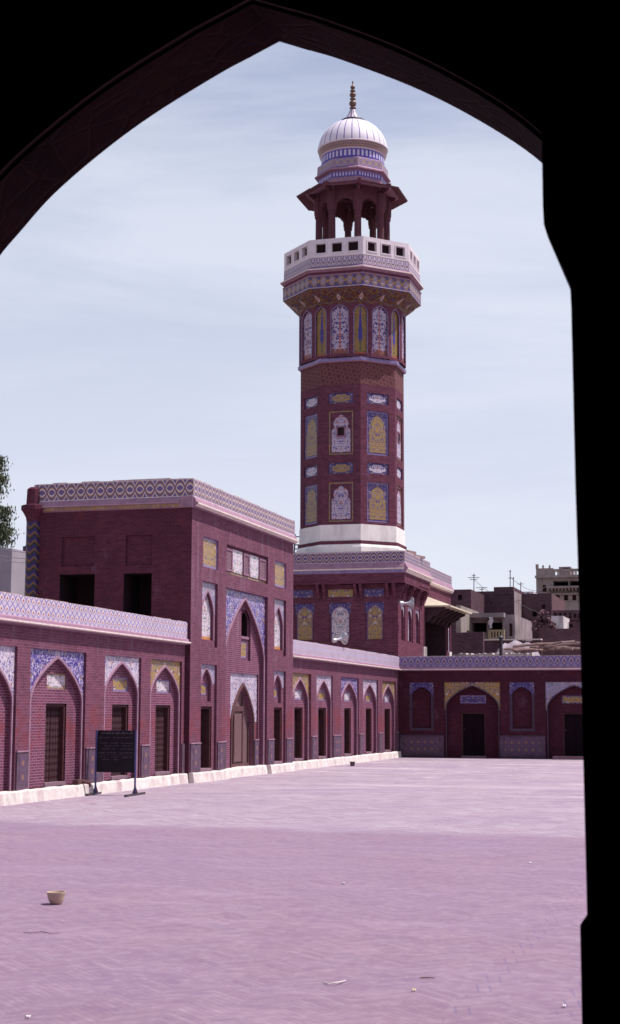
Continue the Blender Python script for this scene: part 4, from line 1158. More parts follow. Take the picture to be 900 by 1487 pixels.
# ------------------------------------------------------------------ town houses behind
def wallmat(name, c, **k): return m_plain(name, c, .92, k.pop('var', .3), k.pop('sc', .9), bump=.4, **k)
TB1 = m_brick('house_brick', (.095, .05, .066), course=.11, length=.3, mortar=(.19, .12, .14), patch=.5, red=(.15, .07, .07), mfac=.5)
TB2 = m_brick('house_brick_brown', (.125, .066, .08), course=.11, length=.3, mortar=(.23, .15, .16), patch=.5, red=(.18, .09, .08), mfac=.5)
TPL = wallmat('old_plaster', (.26, .20, .215), var=.3, stain=(.12, .085, .10)); TCR = wallmat('cream_plaster', (.27, .22, .205), var=.2, stain=(.21, .16, .15)); TWH = wallmat('white_plaster', (.55, .48, .50), var=.2, stain=(.34, .28, .3))
TGR = wallmat('grey_render', (.30, .255, .30), var=.12)
MCON = wallmat('concrete', (.24, .19, .20), var=.2)
def FY(y): return Fr((0, y, 0), (1, 0, 0), (0, -1, 0))
class House:
    """block whose street face lies in the plane y, given by picture columns and the row of its top"""
    def __init__(s, name, label, cat, p0, p1, ptop, y, depth, wall, para=.25, roof=True):
        a = ony(p0, ptop, y); b = ony(p1, ptop, y)
        s.x0, s.x1, s.z, s.y, s.dp = a.x, b.x, (a.z+b.z)/2, y, depth
        s.root = thing(name, label, cat, ((s.x0+s.x1)/2, y, 0)); s.f = FY(y); s.r = Fr((s.x1, 0, 0), (0, 1, 0), (1, 0, 0))
        s.holes, s.rh, s.w = [], [], wall
    def pt(s, px, py): p = ony(px, py, s.y); return p.x, p.z
    def win(s, p0, p1, q0, q1, rec=.35, frame=True, name='window', m=None):
        a, z1 = s.pt(p0, q0); b, z0 = s.pt(p1, q1)
        s.holes.append((a, b, z0, z1))
        mb = MB(s.w); reveal(mb, s.f, a, b, z0, z1, 0, -rec); mb.use(m or MVOID); rect(mb, s.f, a, b, z0, z1, -rec)
        o = mb.build(name, s.root)
        if frame:
            mb = MB(MFRM); t = .07
            box(mb, s.f, a, a+t, z0, z1, -rec+.01, -rec+.12); box(mb, s.f, b-t, b, z0, z1, -rec+.01, -rec+.12); box(mb, s.f, a+t, b-t, z1-t, z1, -rec+.01, -rec+.12)
            box(mb, s.f, (a+b)/2-t/2, (a+b)/2+t/2, z0, z1-t, -rec+.01, -rec+.1); mb.build('frame', o)
            mb = MB(s.w); box(mb, s.f, a-.12, b+.12, z0-.12, z0-.002, -.02, .14); mb.build('sill', o)
        return o
    def rwin(s, y0, y1, z0, z1, rec=.3):
        s.rh.append((y0, y1, z0, z1))
        mb = MB(s.w); reveal(mb, s.r, y0, y1, z0, z1, 0, -rec); mb.use(MVOID); rect(mb, s.r, y0, y1, z0, z1, -rec)
        o = mb.build('window', s.root)
        mb = MB(MFRM); box(mb, s.r, y0, y0+.07, z0, z1, -rec+.01, -rec+.1); box(mb, s.r, y1-.07, y1, z0, z1, -rec+.01, -rec+.1); mb.build('frame', o)
    def finish(s, side=None, para=.5):
        y1 = s.y+s.dp
        mb = MB(s.w); plate(mb, s.f, s.x0, s.x1, 0, s.z, 0, s.holes); mb.use(side or s.w); plate(mb, s.r, s.y, y1, 0, s.z, 0, s.rh); mb.use(s.w)
        mb.face([(s.x0, s.y, 0), (s.x0, y1, 0), (s.x0, y1, s.z), (s.x0, s.y, s.z)]); mb.face([(s.x0, y1, 0), (s.x1, y1, 0), (s.x1, y1, s.z), (s.x0, y1, s.z)])
        t = .25
        if para:
            for A in ([(s.x0, s.y), (s.x1, s.y), (s.x1-t, s.y+t), (s.x0+t, s.y+t)], [(s.x1, s.y), (s.x1, y1), (s.x1-t, y1-t), (s.x1-t, s.y+t)],
                      [(s.x1, y1), (s.x0, y1), (s.x0+t, y1-t), (s.x1-t, y1-t)], [(s.x0, y1), (s.x0, s.y), (s.x0+t, s.y+t), (s.x0+t, y1-t)]):
                mb.face([(x, y, s.z) for x, y in A])
            L = [(s.x0+t, s.y+t), (s.x1-t, s.y+t), (s.x1-t, y1-t), (s.x0+t, y1-t)]
            for p, q in zip(L, L[1:]+L[:1]): mb.face([(*p, s.z), (*q, s.z), (*q, s.z-para), (*p, s.z-para)])
        mb.build('wall', s.root)
        mb = MB(MROOF); zz = s.z-(para or 0)
        e = t if para else 0
        mb.face([(s.x0+e, s.y+e, zz), (s.x1-e, s.y+e, zz), (s.x1-e, y1-e, zz), (s.x0+e, y1-e, zz)]); mb.build('roof', s.root)
    def ledge(s, p0, p1, q0, q1, out=.2, name='ledge', m=None):
        a, z1 = s.pt(p0, q0); b, z0 = s.pt(p1, q1); mb = MB(m or s.w); box(mb, s.f, a, b, z0, z1, -.1, out); return mb.build(name, s.root)

# brick house behind the rooftop canopy
h = House('brick_house', 'low dark brick house end rising just right of the canopied corner block', 'house', 652, 683, 856, 112, 6, TB1); h.win(664, 670, 864, 871, .2, False); h.finish()
h = House('brick_house', 'wide windowless dark brick house with stepped roof and aerials', 'house', 682, 745.6, 858.5, 118, 9, TB1)
a, z1 = h.pt(716, 852.5); b, z0 = h.pt(744.5, 858.4)
h.ledge(682, 745.4, 861, 863, .08, 'string_course'); h.win(693, 697, 868, 872, .15, False, 'vent'); h.win(711, 713, 874, 877, .15, False, 'vent'); h.finish(TPL)
mb = MB(TB1); box(mb, h.f, a, b, z0+.02, z1, -6, -.02); mb.build('stair_head', h.root)
h2r = h.root
h = House('plastered_house', 'narrow sunlit cream walled house between canopy and brick terrace wall', 'house', 661, 668, 879, 100, 7, TCR); h.rwin(102.2, 103.3, 5.6, 7.4); h.finish()
# mottled plaster house with a loggia
h = House('plastered_house', 'peeling grey plaster house with deep shaded loggia and yellow balustrade', 'house', 676, 746.7, 893, 104, 8.5, TPL)
h.win(681, 706, 900, 918, 1.4, False, 'loggia'); h.win(709, 729, 899, 920, 1.4, False, 'loggia'); h.win(738.6, 743.4, 905.5, 924, .25)
h.ledge(674, 733, 891.5, 897, .7, 'roof_slab', MCON)
o = h.ledge(709.5, 733, 915, 929, .5, 'balustrade', wallmat('yellow_wash', (.34, .27, .17), var=.2))
a, z1 = h.pt(713, 918); b, z0 = h.pt(730, 926)
for i in range(4):
    mb = MB(MVOID); q0 = a+(b-a)*i/4; box(mb, h.f, q0+.06, q0+(b-a)/4-.06, z0, z1, .3, .505); mb.build('opening', o)
h.rwin(108.0, 108.9, h.z-2.6, h.z-1.5); h.finish()
mb = MB(m_plain('laundry_cloth', (.55, .5, .55), .9, .2, 4.)); a, z1 = h.pt(711.5, 896.9); n = 8
for i in range(n):
    t0, t1 = i/n, (i+1)/n
    mb.face([h.f(a+.06*math.sin(t0*9), z1-t0*.75, .74+.05*math.sin(t0*7)), h.f(a+.25+.05*math.sin(t0*6), z1-t0*.75, .78), h.f(a+.25+.05*math.sin(t1*6), z1-t1*.75, .78), h.f(a+.06*math.sin(t1*9), z1-t1*.75, .74+.05*math.sin(t1*7))])
tag(mb.build('hanging_cloth'), 'pale cloth hanging from the loggia roof slab', 'cloth')
h = House('brick_house', 'plain dark brick house behind the peeling plaster house, left of the mansion', 'house', 757, 800, 862, 122, 9, TB2)
h.win(772, 779, 887, 895, .3, False); h.win(786, 791, 878, 884, .3); h.finish()
h = House('brick_house', 'small brown brick house with rows of windows under the tall mansion', 'house', 801, 850, 886, 114, 8, TB2)
for p in (803.5, 810.5, 817.5, 825, 832, 839): h.win(p, p+4.2, 890, 897.5, .25)
for p in (820, 828, 836): h.win(p, p+4.2, 902, 908, .25)
h.ledge(801, 850, 898.5, 899.6, .15, 'string_course'); h.finish()
h = House('roof_shed', 'small square white rooftop shed below the brown brick house', 'shed', 799.6, 817, 894.5, 101, 3.5, TWH)
h.win(803, 806.5, 905, 911, .2, False, 'door_opening'); h.finish(para=.2)
# mansion
h = House('mansion', 'tall cream plaster mansion with roof balustrade, verandas and corner pinnacles', 'house', 777.5, 866, 838, 150, 12, TCR)
for p in (802.5, 826, 850): h.win(p, p+22, 843.5, 852.3, 1.8, False, 'veranda')
h.win(787, 792.5, 849.5, 861, .3); 
for p in (806, 818, 830, 842): h.win(p, p+6, 864, 872, .3)
h.ledge(776.5, 866, 836.2, 838, .35, 'cornice'); h.ledge(795, 866, 853, 854.2, .9, 'balcony_slab'); h.ledge(776.8, 799, 860, 861.2, .3, 'string_course'); h.ledge(777.5, 866, 862, 863, .3, 'string_course')
for i in range(14):
    p = 796+i*5; h.ledge(p, p+1.6, 853.3, 858, .85, 'baluster')
h.ledge(795, 866, 852.4, 853.2, .95, 'handrail')
h.ledge(777.5, 803, 825.5, 838.1, .05, 'parapet')
for i in range(12):
    p = 803+i*5.2; h.ledge(p, p+2.4, 828.6, 838.1, .05, 'baluster')
h.ledge(803, 866, 826.5, 829, .1, 'handrail')
for p, q in ((777, 781.2), (786.5, 789), (796, 798.6)):
    o = h.ledge(p, q, 819.5 if p < 780 else 821, 825.6, .1, 'pinnacle')
o = h.ledge(806, 823.5, 819.8, 838, -2.6, 'roof_room'); 
a, z1 = h.pt(806, 819.6); b, z0 = h.pt(823.5, 838)
mb = MB(TPL); box(mb, h.f, a, b, z0, z1, -6.2, -2.6); mb.build('roof_room', h.root); bpy.data.objects.remove(o)
mb = MB(MVOID); a2, q1 = h.pt(812, 821.6); b2, q0 = h.pt(822, 826); box(mb, h.f, a2, b2, q0, q1, -3., -2.58); mb.build('window', h.root)
h.ledge(826.5, 866, 824.5, 828.0, -2.0, 'roof_room') if False else None
h.finish(para=.4)
h = House('roof_shed', 'pale low rooftop shed behind the dark brick house left of the mansion', 'shed', 758.5, 774, 859, 128, 4, TWH); h.win(764, 767, 861, 863.5, .2, False); h.finish(para=.15)
h = House('roof_shed', 'dark lean brick rooftop hut below the mansion balcony', 'shed', 820, 862, 903, 104, 4, TB1); h.win(826, 831, 906, 911, .3, False, 'opening'); h.finish(para=.3)
# rooftop boundary walls
def rwall(name, label, p0, p1, top, y, th, m, base=3.2, cat='wall'):
    a = ony(p0, top, y); b = ony(p1, top, y); mb = MB(m); f_ = FY(y)
    n = max(3, int((b.x-a.x)/.5)); 
    for i in range(n):
        q0 = a.x+(b.x-a.x)*i/n; q1 = a.x+(b.x-a.x)*(i+1)/n
        box(mb, f_, q0, q1, base, a.z+(b.z-a.z)*(i+.5)/n+random.uniform(-.03, .03), -th, 0)
    return tag(mb.build(name), label, cat)
rwall('roof_wall', 'dark red brick rooftop wall right of the canopied porch', 655, 700.5, 918, 88, .4, TB1, 0)
rwall('roof_wall', 'low dark brick rooftop wall with pale coping in front of the plaster house', 701, 785, 930.5, 90, .35, TB1, 0)
rwall('roof_wall', 'long dark brick rooftop wall below the white shed at right', 782, 862, 912.5, 94, .4, TB2, 0)
mb = MB(MCREAM); f_ = FY(89.9)
a = ony(701, 929.5, 89.9); b = ony(785, 929.5, 89.9); box(mb, f_, a.x, b.x, a.z-.02, a.z+.05, -.5, .05); tag(mb.build('coping_slab'), 'thin pale coping slab on the low rooftop wall', 'coping')
mb = MB(MLIME); a = ony(657, 949.5, 78); b = ony(772, 949, 78); f_ = FY(78); n = 30
for i in range(n):
    q0 = a.x+(b.x-a.x)*i/n; q1 = a.x+(b.x-a.x)*(i+1)/n; box(mb, f_, q0, q1, 0, a.z+random.uniform(-.05, .05), -.8, 0)
tag(mb.build('roof_kerb'), 'sunlit whitewashed rooftop kerb behind the far parapet', 'kerb')
# tarpaulin mound, pole stack, chimney pipe
mb = MB(m_plain('grey_tarpaulin', (.25, .2, .24), .8, .2, 2., bump=.3)); a = ony(717, 948, 82); b = ony(778, 948, 82); n = 14
Pm = []
for i in range(n+1):
    t = i/n; x = a.x+(b.x-a.x)*t; hgt = (.75*min(1, t*5)*min(1, (1-t)*4)+.1*math.sin(t*17))
    Pm.append([(x, 81.2, a.z-.6), (x, 81.6, a.z-.2+hgt*.6+random.uniform(-.04, .04)), (x, 82.6, a.z-.15+hgt), (x, 84, a.z-.1+hgt*.9), (x, 85, a.z-.6)])
for A, B in zip(Pm, Pm[1:]):
    for k in range(4): mb.face([A[k], B[k], B[k+1], A[k+1]])
tag(mb.build('tarpaulin'), 'crumpled grey tarpaulin heaped on the roof behind the far parapet', 'tarpaulin')
MPOLE = m_plain('weathered_timber', (.23, .15, .15), .9, .4, 6.)
for i in range(16):
    p0 = random.uniform(728, 800); ln = random.uniform(40, 75)
    t = random.uniform(-7, 3) if i % 4 else random.uniform(-18, -9)
    y = 80+random.uniform(-1.5, 2.5); q = 946-i*.55+random.uniform(-2, 2)
    A = ony(p0, q, y); B = ony(min(p0+ln, 858), q+t*.7, y+random.uniform(-1, 1))
    mb = MB(MPOLE); tube(mb, [A, (A+B)/2+Vector((0, 0, .04)), B], random.uniform(.05, .085), 6)
    tag(mb.build('timber_pole'), 'weathered timber pole lying in the heap on the roof behind the far parapet', 'pole', 'timber poles heaped on the roof')
mb = MB(MIRON); A = ony(726.5, 952, 76); B = ony(726.5, 927, 76); tube(mb, [(A.x, A.y, 4.0), B], .085, 10); lathe(mb, (B.x, B.y, B.z), [(.09, -.02), (.15, 0), (.15, .05), (.03, .14), (0, .14)], 10)
tag(mb.build('vent_pipe'), 'dark upright vent pipe with cap standing on the far roof', 'pipe')
mb = MB(TB2); f_ = FY(97); n = 26; a = ony(772, 908, 97); b = ony(801, 908, 97)
for i in range(150):
    t = random.random(); hh = a.z+1.1*math.sin(t*3.1)*random.random()-.2; c_ = Vector((a.x+(b.x-a.x)*t, 97+random.uniform(0, 1.5), hh)); q = random.uniform(.08, .2)
    dx = Vector((random.gauss(0, 1), random.gauss(0, 1), random.gauss(0, 1))).normalized(); dy = dx.cross(Z).normalized(); dz = dx.cross(dy)
    P8 = [c_+dx*q*sx_+dy*q*.5*sy_+dz*q*.35*sz_ for sx_ in (-1, 1) for sy_ in (-1, 1) for sz_ in (-1, 1)]
    for F_ in ((0, 1, 3, 2), (4, 6, 7, 5), (0, 4, 5, 1), (2, 3, 7, 6), (0, 2, 6, 4), (1, 5, 7, 3)): mb.face([P8[k] for k in F_])
tag(mb.build('brick_rubble', weld=False), 'heap of broken brick rubble on the roofs left of the white shed', 'rubble', kind='stuff')
mb = MB(MIRON)
for A, B in ((ony(687.3, 842, 120), ony(778, 866, 119)), (ony(740, 838, 120), ony(800, 846, 148)), (ony(745, 872, 112), ony(862, 881, 112))):
    tube(mb, [A.lerp(B, t)-Vector((0, 0, .9*math.sin(t*math.pi))) for t in [k/10 for k in range(11)]], .016, 5)
tag(mb.build('overhead_wire'), 'thin sagging overhead wires above the far brick houses', 'wire')
# aerials
def aerial(px, p0, p1, y, label, arms):
    A = ony(px, p1, y); B = ony(px, p0, y)
    r_ = thing('tv_aerial', label, 'aerial', A)
    mb = MB(MIRON); tube(mb, [A, B], .035, 6); mb.build('mast', r_)
    for fz, w in arms:
        P_ = A.lerp(B, fz); mb = MB(MIRON); tube(mb, [P_-Vector((w, .1, 0)), P_+Vector((w, -.1, 0))], .025, 5); mb.build('cross_bar', r_)
aerial(687.3, 833, 862, 120, 'tall tv aerial with cross bar left of centre on the brick house roof', [(.8, .45), (.7, .3), (.9, .15)])
aerial(740, 828, 857, 120, 'tallest bare tv aerial on the raised roof of the brick house', [(.6, .15), (.95, .1)])
aerial(744.6, 838, 856, 119, 'short straight aerial beside the tallest aerial on the brick house', [(.9, .08)])
aerial(755.3, 845, 866, 124, 'thin aerial on the dark brick house left of the mansion', [(.85, .25)])
aerial(699, 853, 863, 121, 'very short aerial near the middle of the stepped brick roof', [(.95, .45), (.7, .2)])
# left: grey house, roof box, mast, wires and a tree
h = House('grey_house', 'plain grey rendered house corner showing beyond the near wing roof', 'house', -70, 18, 797.5, 58, 12, TGR); h.win(-30, -12, 815, 835, .3); h.finish()
A = ony(33.5, 804, 61); B = ony(41, 793, 61)
mb = MB(m_plain('tank_dark', (.045, .03, .05), .7)); box(mb, FY(61), A.x, B.x, h.z-.5, B.z, -.8, 0); lathe(mb, ((A.x+B.x)/2, 61.4, B.z), [(.2, 0), (.2, .06), (0, .1)], 10)
tag(mb.build('roof_tank'), 'small dark roof tank on the grey house beside the gatehouse', 'tank')
mb = MB(m_plain('grey_wire', (.2, .17, .22), .6))
for q0, q1 in ((794.5, 803.), (806., 811.), (812., 817.)):
    A = ony(-6, q0-1, 50); B = ony(47, q1, 50); tube(mb, [A.lerp(B, t)-Vector((0, 0, .05*math.sin(t*math.pi))) for t in [k/6 for k in range(7)]], .012, 5)
tag(mb.build('overhead_wire'), 'thin overhead wires crossing in front of the grey house', 'wire')
mb = MB(TWH); a = ony(35, 796, 62); b = ony(49, 775, 62); c_ = ony(49, 796, 62)
for d in (0, .5): mb.face([a+Vector((0, d, 0)), c_+Vector((0, d, 0)), b+Vector((0, d, 0))])
mb.face([a, b, b+Vector((0, .5, 0)), a+Vector((0, .5, 0))]); mb.face([c_, b, b+Vector((0, .5, 0)), c_+Vector((0, .5, 0))]); mb.face([a, c_, c_+Vector((0, .5, 0)), a+Vector((0, .5, 0))])
tag(mb.build('sloping_parapet'), 'pale sloping stair parapet above the grey house by the corner shaft', 'parapet')

g = G('leaf'); nn = g.noise(g.obj()[3], 1.3, 3.); 
mleaf = g.done(g.mix(g.remap(nn, .35, .65), (.035, .045, .025), (.085, .10, .05)), .6, .3)
TRc = ony(-93, 735, 66)
tree = thing('eucalyptus_tree', 'drooping green tree at the left edge beyond the grey house', 'tree', (TRc.x, TRc.y, 0))
mb = MB(m_plain('bark', (.2, .15, .14), .9, .3, 5.)); tube(mb, [(TRc.x-.4, TRc.y, 0), (TRc.x-.1, TRc.y, 4), (TRc.x, TRc.y, 8), (TRc.x+.1, TRc.y, TRc.z+1.5)], [.32, .26, .18, .06], 8)
tips = []
for i in range(34):
    a = random.uniform(0, 6.28); z0 = TRc.z-2.5+random.uniform(0, 4.2); ln = random.uniform(1.2, 2.55)*(1-.12*max(0, z0-TRc.z))
    e = Vector((TRc.x+math.cos(a)*ln, TRc.y+math.sin(a)*ln, z0+random.uniform(.2, .9)))
    tube(mb, [(TRc.x, TRc.y, z0-.6), (TRc.x+math.cos(a)*ln*.5, TRc.y+math.sin(a)*ln*.5, z0+.1), e], [.07, .045, .015], 5); tips.append(e)
for p, q in (((2, 700), .0), ((10, 745), 0), ((12, 775), 0), ((2, 770), 0), ((1, 672), 0)):
    e = ony(p[0]-3, p[1]-6, 66); tube(mb, [(TRc.x, TRc.y, e.z-.8), e], [.06, .015], 5); tips += [e, e-Vector((.25, 0, .25))]
mb.build('trunk', tree)
mb = MB(mleaf)
for e in tips:
    for k in range(420):
        c_ = e+Vector((random.gauss(0, .23), random.gauss(0, .28), -abs(random.gauss(0, .42))+.1))
        d = Vector((random.gauss(0, .5), random.gauss(0, .5), -1)).normalized(); sd = d.cross(Vector((random.gauss(0, 1), random.gauss(0, 1), .2))).normalized()
        l, w = random.uniform(.12, .24), random.uniform(.022, .04)
        mb.face([c_-d*l/2, c_+sd*w, c_+d*l/2, c_-sd*w])
mb.build('crown', tree, weld=False)

# ------------------------------------------------------------------ small things
MSTEEL = m_plain('galvanised_horn', (.42, .40, .44), .4, .15, 5., .5, metal=.35)
def horn(name_label, pos, axis, s, foot):
    r_ = thing('loudspeaker', name_label, 'loudspeaker', foot)
    pos = Vector(pos)
    mb = MB(MSTEEL); lathe(mb, pos, [(.045*s, -.05*s), (.05*s, .05*s), (.075*s, .16*s), (.12*s, .25*s), (.20*s, .32*s), (.29*s, .36*s), (.30*s, .37*s), (.29*s, .372*s), (.19*s, .335*s), (.1*s, .26*s), (.03*s, .1*s), (0, .1*s)], 20, axis); mb.build('bell', r_, smooth=True)
    mb = MB(MSTEEL); lathe(mb, pos, [(0, -.24*s), (.09*s, -.24*s), (.10*s, -.22*s), (.10*s, -.08*s), (.06*s, -.05*s), (.04*s, -.05*s)], 16, axis); mb.build('driver', r_)
    mb = MB(MIRON); tube(mb, [foot, pos], .02*s, 6); mb.build('bracket', r_)
p = onx(489, 929, X0-.15); f0 = Vector((X0-.15, p.y, 4.37))
horn('grey horn loudspeaker standing on the wing parapet before the block', p, (.62, .72, .22), .85, f0)
p = onx(586.5, 876, BX1+.32); horn('grey horn loudspeaker fixed to the corner block beside the slim niches', p, (.8, .5, .0), .95, Vector((BX1, p.y, p.z+.1)))
# iron ladder against the tower base
lx = ony(431.5, 803, 68.7)
lad = thing('ladder', 'dark iron ladder propped between gatehouse parapet and minaret base', 'ladder', (lx.x, lx.y, 8.43))
for s_ in (-.17, .17):
    mb = MB(MIRON); tube(mb, [(lx.x+s_, lx.y, 8.43), (lx.x+s_, lx.y+.3, ony(431, 776, 69).z)], .035, 6); mb.build('rail', lad)
for i in range(9):
    t = (i+.4)/9; z = 8.43+t*(ony(431, 776, 69).z-8.43)
    mb = MB(MIRON); tube(mb, [(lx.x-.17, lx.y+.3*t, z), (lx.x+.17, lx.y+.3*t, z)], .028, 5); mb.build('rung', lad)
for i, (px, py, y, lb) in enumerate(((593, 800.5, 70.4, 'short broken board lying on block roof nearest the minaret foot'), (601.5, 805.5, 71.3, 'long broken board lying on block roof edge right of the minaret'))):
    p = onx(px, py, BX1+.2); mb = MB(MPOLE); f_ = Fr((p.x, p.y, 0), (.25, .97, 0), (.97, -.25, 0)); 
    box(mb, f_, -.3-i*.3, .5+i*.35, 9.03, 9.13+.06*(1-i), -.12, .12); tag(mb.build('broken_board'), lb, 'board')
# drain spout on the plinth
p = onx(117, 1137, X0+.1); mb = MB(m_plain('spout_rust', (.10, .045, .05), .85, .3, 9.))
box(mb, FL, p.y-.16, p.y+.14, .27, .37, -.02, .12); tube(mb, [(X0+.1, p.y+.1, .33), (X0+.26, p.y+.16, .30), (X0+.28, p.y+.16, .2)], [.05, .045, .03], 7)
tag(mb.build('drain_spout'), 'small rusty drain spout on the white plinth left of the noticeboard', 'spout')
# noticeboard
A = onz(139.8, 1154.2); B = onz(197.2, 1155.4); T = (B-A); Wd = T.length; T.normalize(); NB = Vector((T.y, -T.x, 0))
fN = Fr(A, T, NB)
ztop = .5*(onz(0, 0, 0).z)+1.9-( (1059-1036)/2250.*(A.length) )*1.0
sb_ = thing('noticeboard', 'black painted noticeboard with faint white script on two blue posts', 'noticeboard', A)
zt = H-(1059-1034)/2270.*math.hypot(A.x, A.y)*1.02; zb_ = H-(1117-1034)/2270.*math.hypot(A.x, A.y)*1.02
MBLK = m_plain('blackboard_paint', (.012, .009, .016), .6, .3, 5.); MBLUE = m_plain('blue_post_paint', (.07, .065, .19), .5, .2, 6., .4)
mb = MB(MBLK); box(mb, fN, .0, Wd, zb_, zt, -.015, .015); bd = mb.build('board', sb_)
mb = MB(m_plain('script_paint', (.15, .12, .16), .7))
def stroke(pts, w=.006):
    for (a, z), (b, y) in zip(pts, pts[1:]):
        dx, dz = b-a, y-z; l = math.hypot(dx, dz) or 1; nx, nz = -dz/l*w, dx/l*w
        mb.face([fN(a-nx, z-nz, .0165), fN(b-nx, y-nz, .0165), fN(b+nx, y+nz, .0165), fN(a+nx, z+nz, .0165)])
def script(a0, a1, z, hgt, w):
    a = a1
    while a > a0+.03:
        L = random.uniform(.05, .12); pts = []
        k = random.choice((1, 2, 3))
        for i in range(9):
            t = i/8; pts.append((max(a0, a-L*t), z+hgt*(.5*abs(math.sin(t*math.pi*k))-.35*(t > .75)*(random.random()))))
        stroke(pts, w)
        if random.random() < .5: stroke([(a-L*.5, z-hgt*.5), (a-L*.5+.012, z-hgt*.5)], w*1.3)
        if random.random() < .35: stroke([(a-L*.15, z), (a-L*.15, z+hgt*1.1)], w)
        a -= L+random.uniform(.01, .035)
script(.08, Wd-.08, zt-.075, .05, .007)
mb.build('heading', bd); mb = MB(mb.mats[0])
for r_i, (z, segs) in enumerate(((.17, [(.08, .3), (.4, .85)]), (.30, [(.1, .25), (.33, .5), (.58, .85)]), (.36, [(.2, .35), (.4, .52), (.6, .8)]), (.43, [(.12, .3), (.38, .44), (.52, .85)]), (.52, [(.06, .45), (.55, .87)]), (.62, [(.08, .22), (.35, .5), (.62, .85)]), (.68, [(.1, .3), (.36, .5)]))):
    for s0, s1 in segs: script(s0*Wd/.93, s1*Wd/.93, zt-z, .022, .0035)
mb.use(m_plain('board_rule', (.05, .04, .055), .7)); stroke([(.03, zt-.56), (Wd-.03, zt-.565)], .004)
mb.build('lettering', bd)
for s_ in (0., Wd):
    mb = MB(MBLUE); e = .018
    box(mb, fN, s_-e+(.0), s_+e, .03, zt+.01, .016, .05); mb.build('post', sb_)
    P0, P1 = (onz(126.5, 1156), onz(150, 1152.2)) if s_ == 0 else (onz(182.5, 1157.6), onz(210, 1153.2))
    Q = (P1-P0); LQ = Q.length; Q.normalize()
    mb = MB(MIRON); f2 = Fr(P0, Q, (Q.y, -Q.x, 0)); box(mb, f2, 0, LQ, .0, .05, -.03, .03)
    mb.build('foot', sb_)
    mb = MB(MSILL); 
    for dsg in (-1, 1):
        mb.face([fN(s_+.02*dsg, .045, .01), fN(s_+.075*dsg, .045, .01), fN(s_+.02*dsg, .20, .01)]); mb.face([fN(s_+.02*dsg, .045, .03), fN(s_+.075*dsg, .045, .03), fN(s_+.02*dsg, .20, .03)])
        mb.face([fN(s_+.075*dsg, .045, .01), fN(s_+.075*dsg, .045, .03), fN(s_+.02*dsg, .20, .03), fN(s_+.02*dsg, .20, .01)])
    mb.build('brace', sb_)
# bowl
p = onz(82, 1313.0); s_ = 26/2250*p.length/2
mb = MB(m_plain('clay_bowl', (.50, .385, .30), .7, .12, 14.))
lathe(mb, p, [(0, .004), (s_*.55, .004), (s_*.62, .012), (s_*.82, s_*.42), (s_*.93, s_*.85), (s_*1.02, s_*1.18), (s_*1.04, s_*1.30), (s_*.97, s_*1.31), (s_*.86, s_*.85), (s_*.7, s_*.3), (0, s_*.18)], 28)
tag(mb.build('clay_bowl', smooth=False), 'small pale clay bowl sitting alone on the near paving', 'bowl')
p = onz(511, 1112.5); mb = MB(m_plain('dark_bucket', (.10, .06, .075), .7)); lathe(mb, p, [(0, .0), (.075, 0), (.10, .15), (.105, .16), (.09, .155), (.06, .02), (0, .02)], 14)
tag(mb.build('bucket'), 'tiny dark bucket standing on the far paving before the wing', 'bucket')
def litter(name, pts, r, c, lb, cat):
    mb = MB(m_plain(name+'_mat', c, .8)); tube(mb, [onz(px, py)+Vector((0, 0, r+.003+dz)) for px, py, dz in pts], [r*.8]+[r]*(len(pts)-2)+[r*.6], 6); tag(mb.build(name), lb, cat)
litter('straw', [(469, 1428.5, 0), (476, 1431.5, .004), (486, 1431, .01), (494, 1429, .006), (501, 1425.5, 0)], .0055, (.62, .55, .55), 'pale bent straw lying on the near paving', 'straw')
litter('twig', [(609, 1421.2, 0), (620, 1421.8, .004), (631, 1421.5, 0)], .0045, (.16, .07, .07), 'short straight brown twig lying right of the pale straw', 'twig')
litter('twig', [(35, 1355, 0), (45, 1357.5, .008), (60, 1356, .012), (74, 1357.5, .006), (87, 1356, 0)], .0035, (.17, .09, .14), 'long thin dark twig on the paving below the bowl', 'twig')
def scrap(px, py, w, h_, c, lb):
    w, h_ = w*.6, h_*.5
    p = onz(px, py); mb = MB(m_plain('paper_scrap_mat', c, .8)); n = 4
    for i in range(n):
        a0, a1 = -w/2+w*i/n, -w/2+w*(i+1)/n; z0, z1 = .006+.012*abs(math.sin(i*1.7)), .006+.012*abs(math.sin((i+1)*1.7))
        for z in (0, .002): mb.face([p+Vector((a0, -h_/2, z0+z)), p+Vector((a1, -h_/2, z1+z)), p+Vector((a1, h_/2, z1+z)), p+Vector((a0, h_/2, z0+z))])
    tag(mb.build('paper_scrap'), lb, 'scrap')
scrap(600, 1440, .05, .05, (.62, .5, .2), 'yellowish scrap lying below the brown twig')
scrap(818, 1463, .045, .06, (.7, .66, .68), 'white scrap at the bottom edge beside the dark pier')
scrap(769, 1254, .05, .09, (.7, .66, .7), 'white speck of paper on open paving left of the dark pier')
scrap(498, 1284, .05, .09, (.42, .5, .56), 'bluish scrap on the middle of the near paving')
scrap(41, 1479, .05, .05, (.66, .6, .64), 'white scrap at the bottom left edge of the paving')

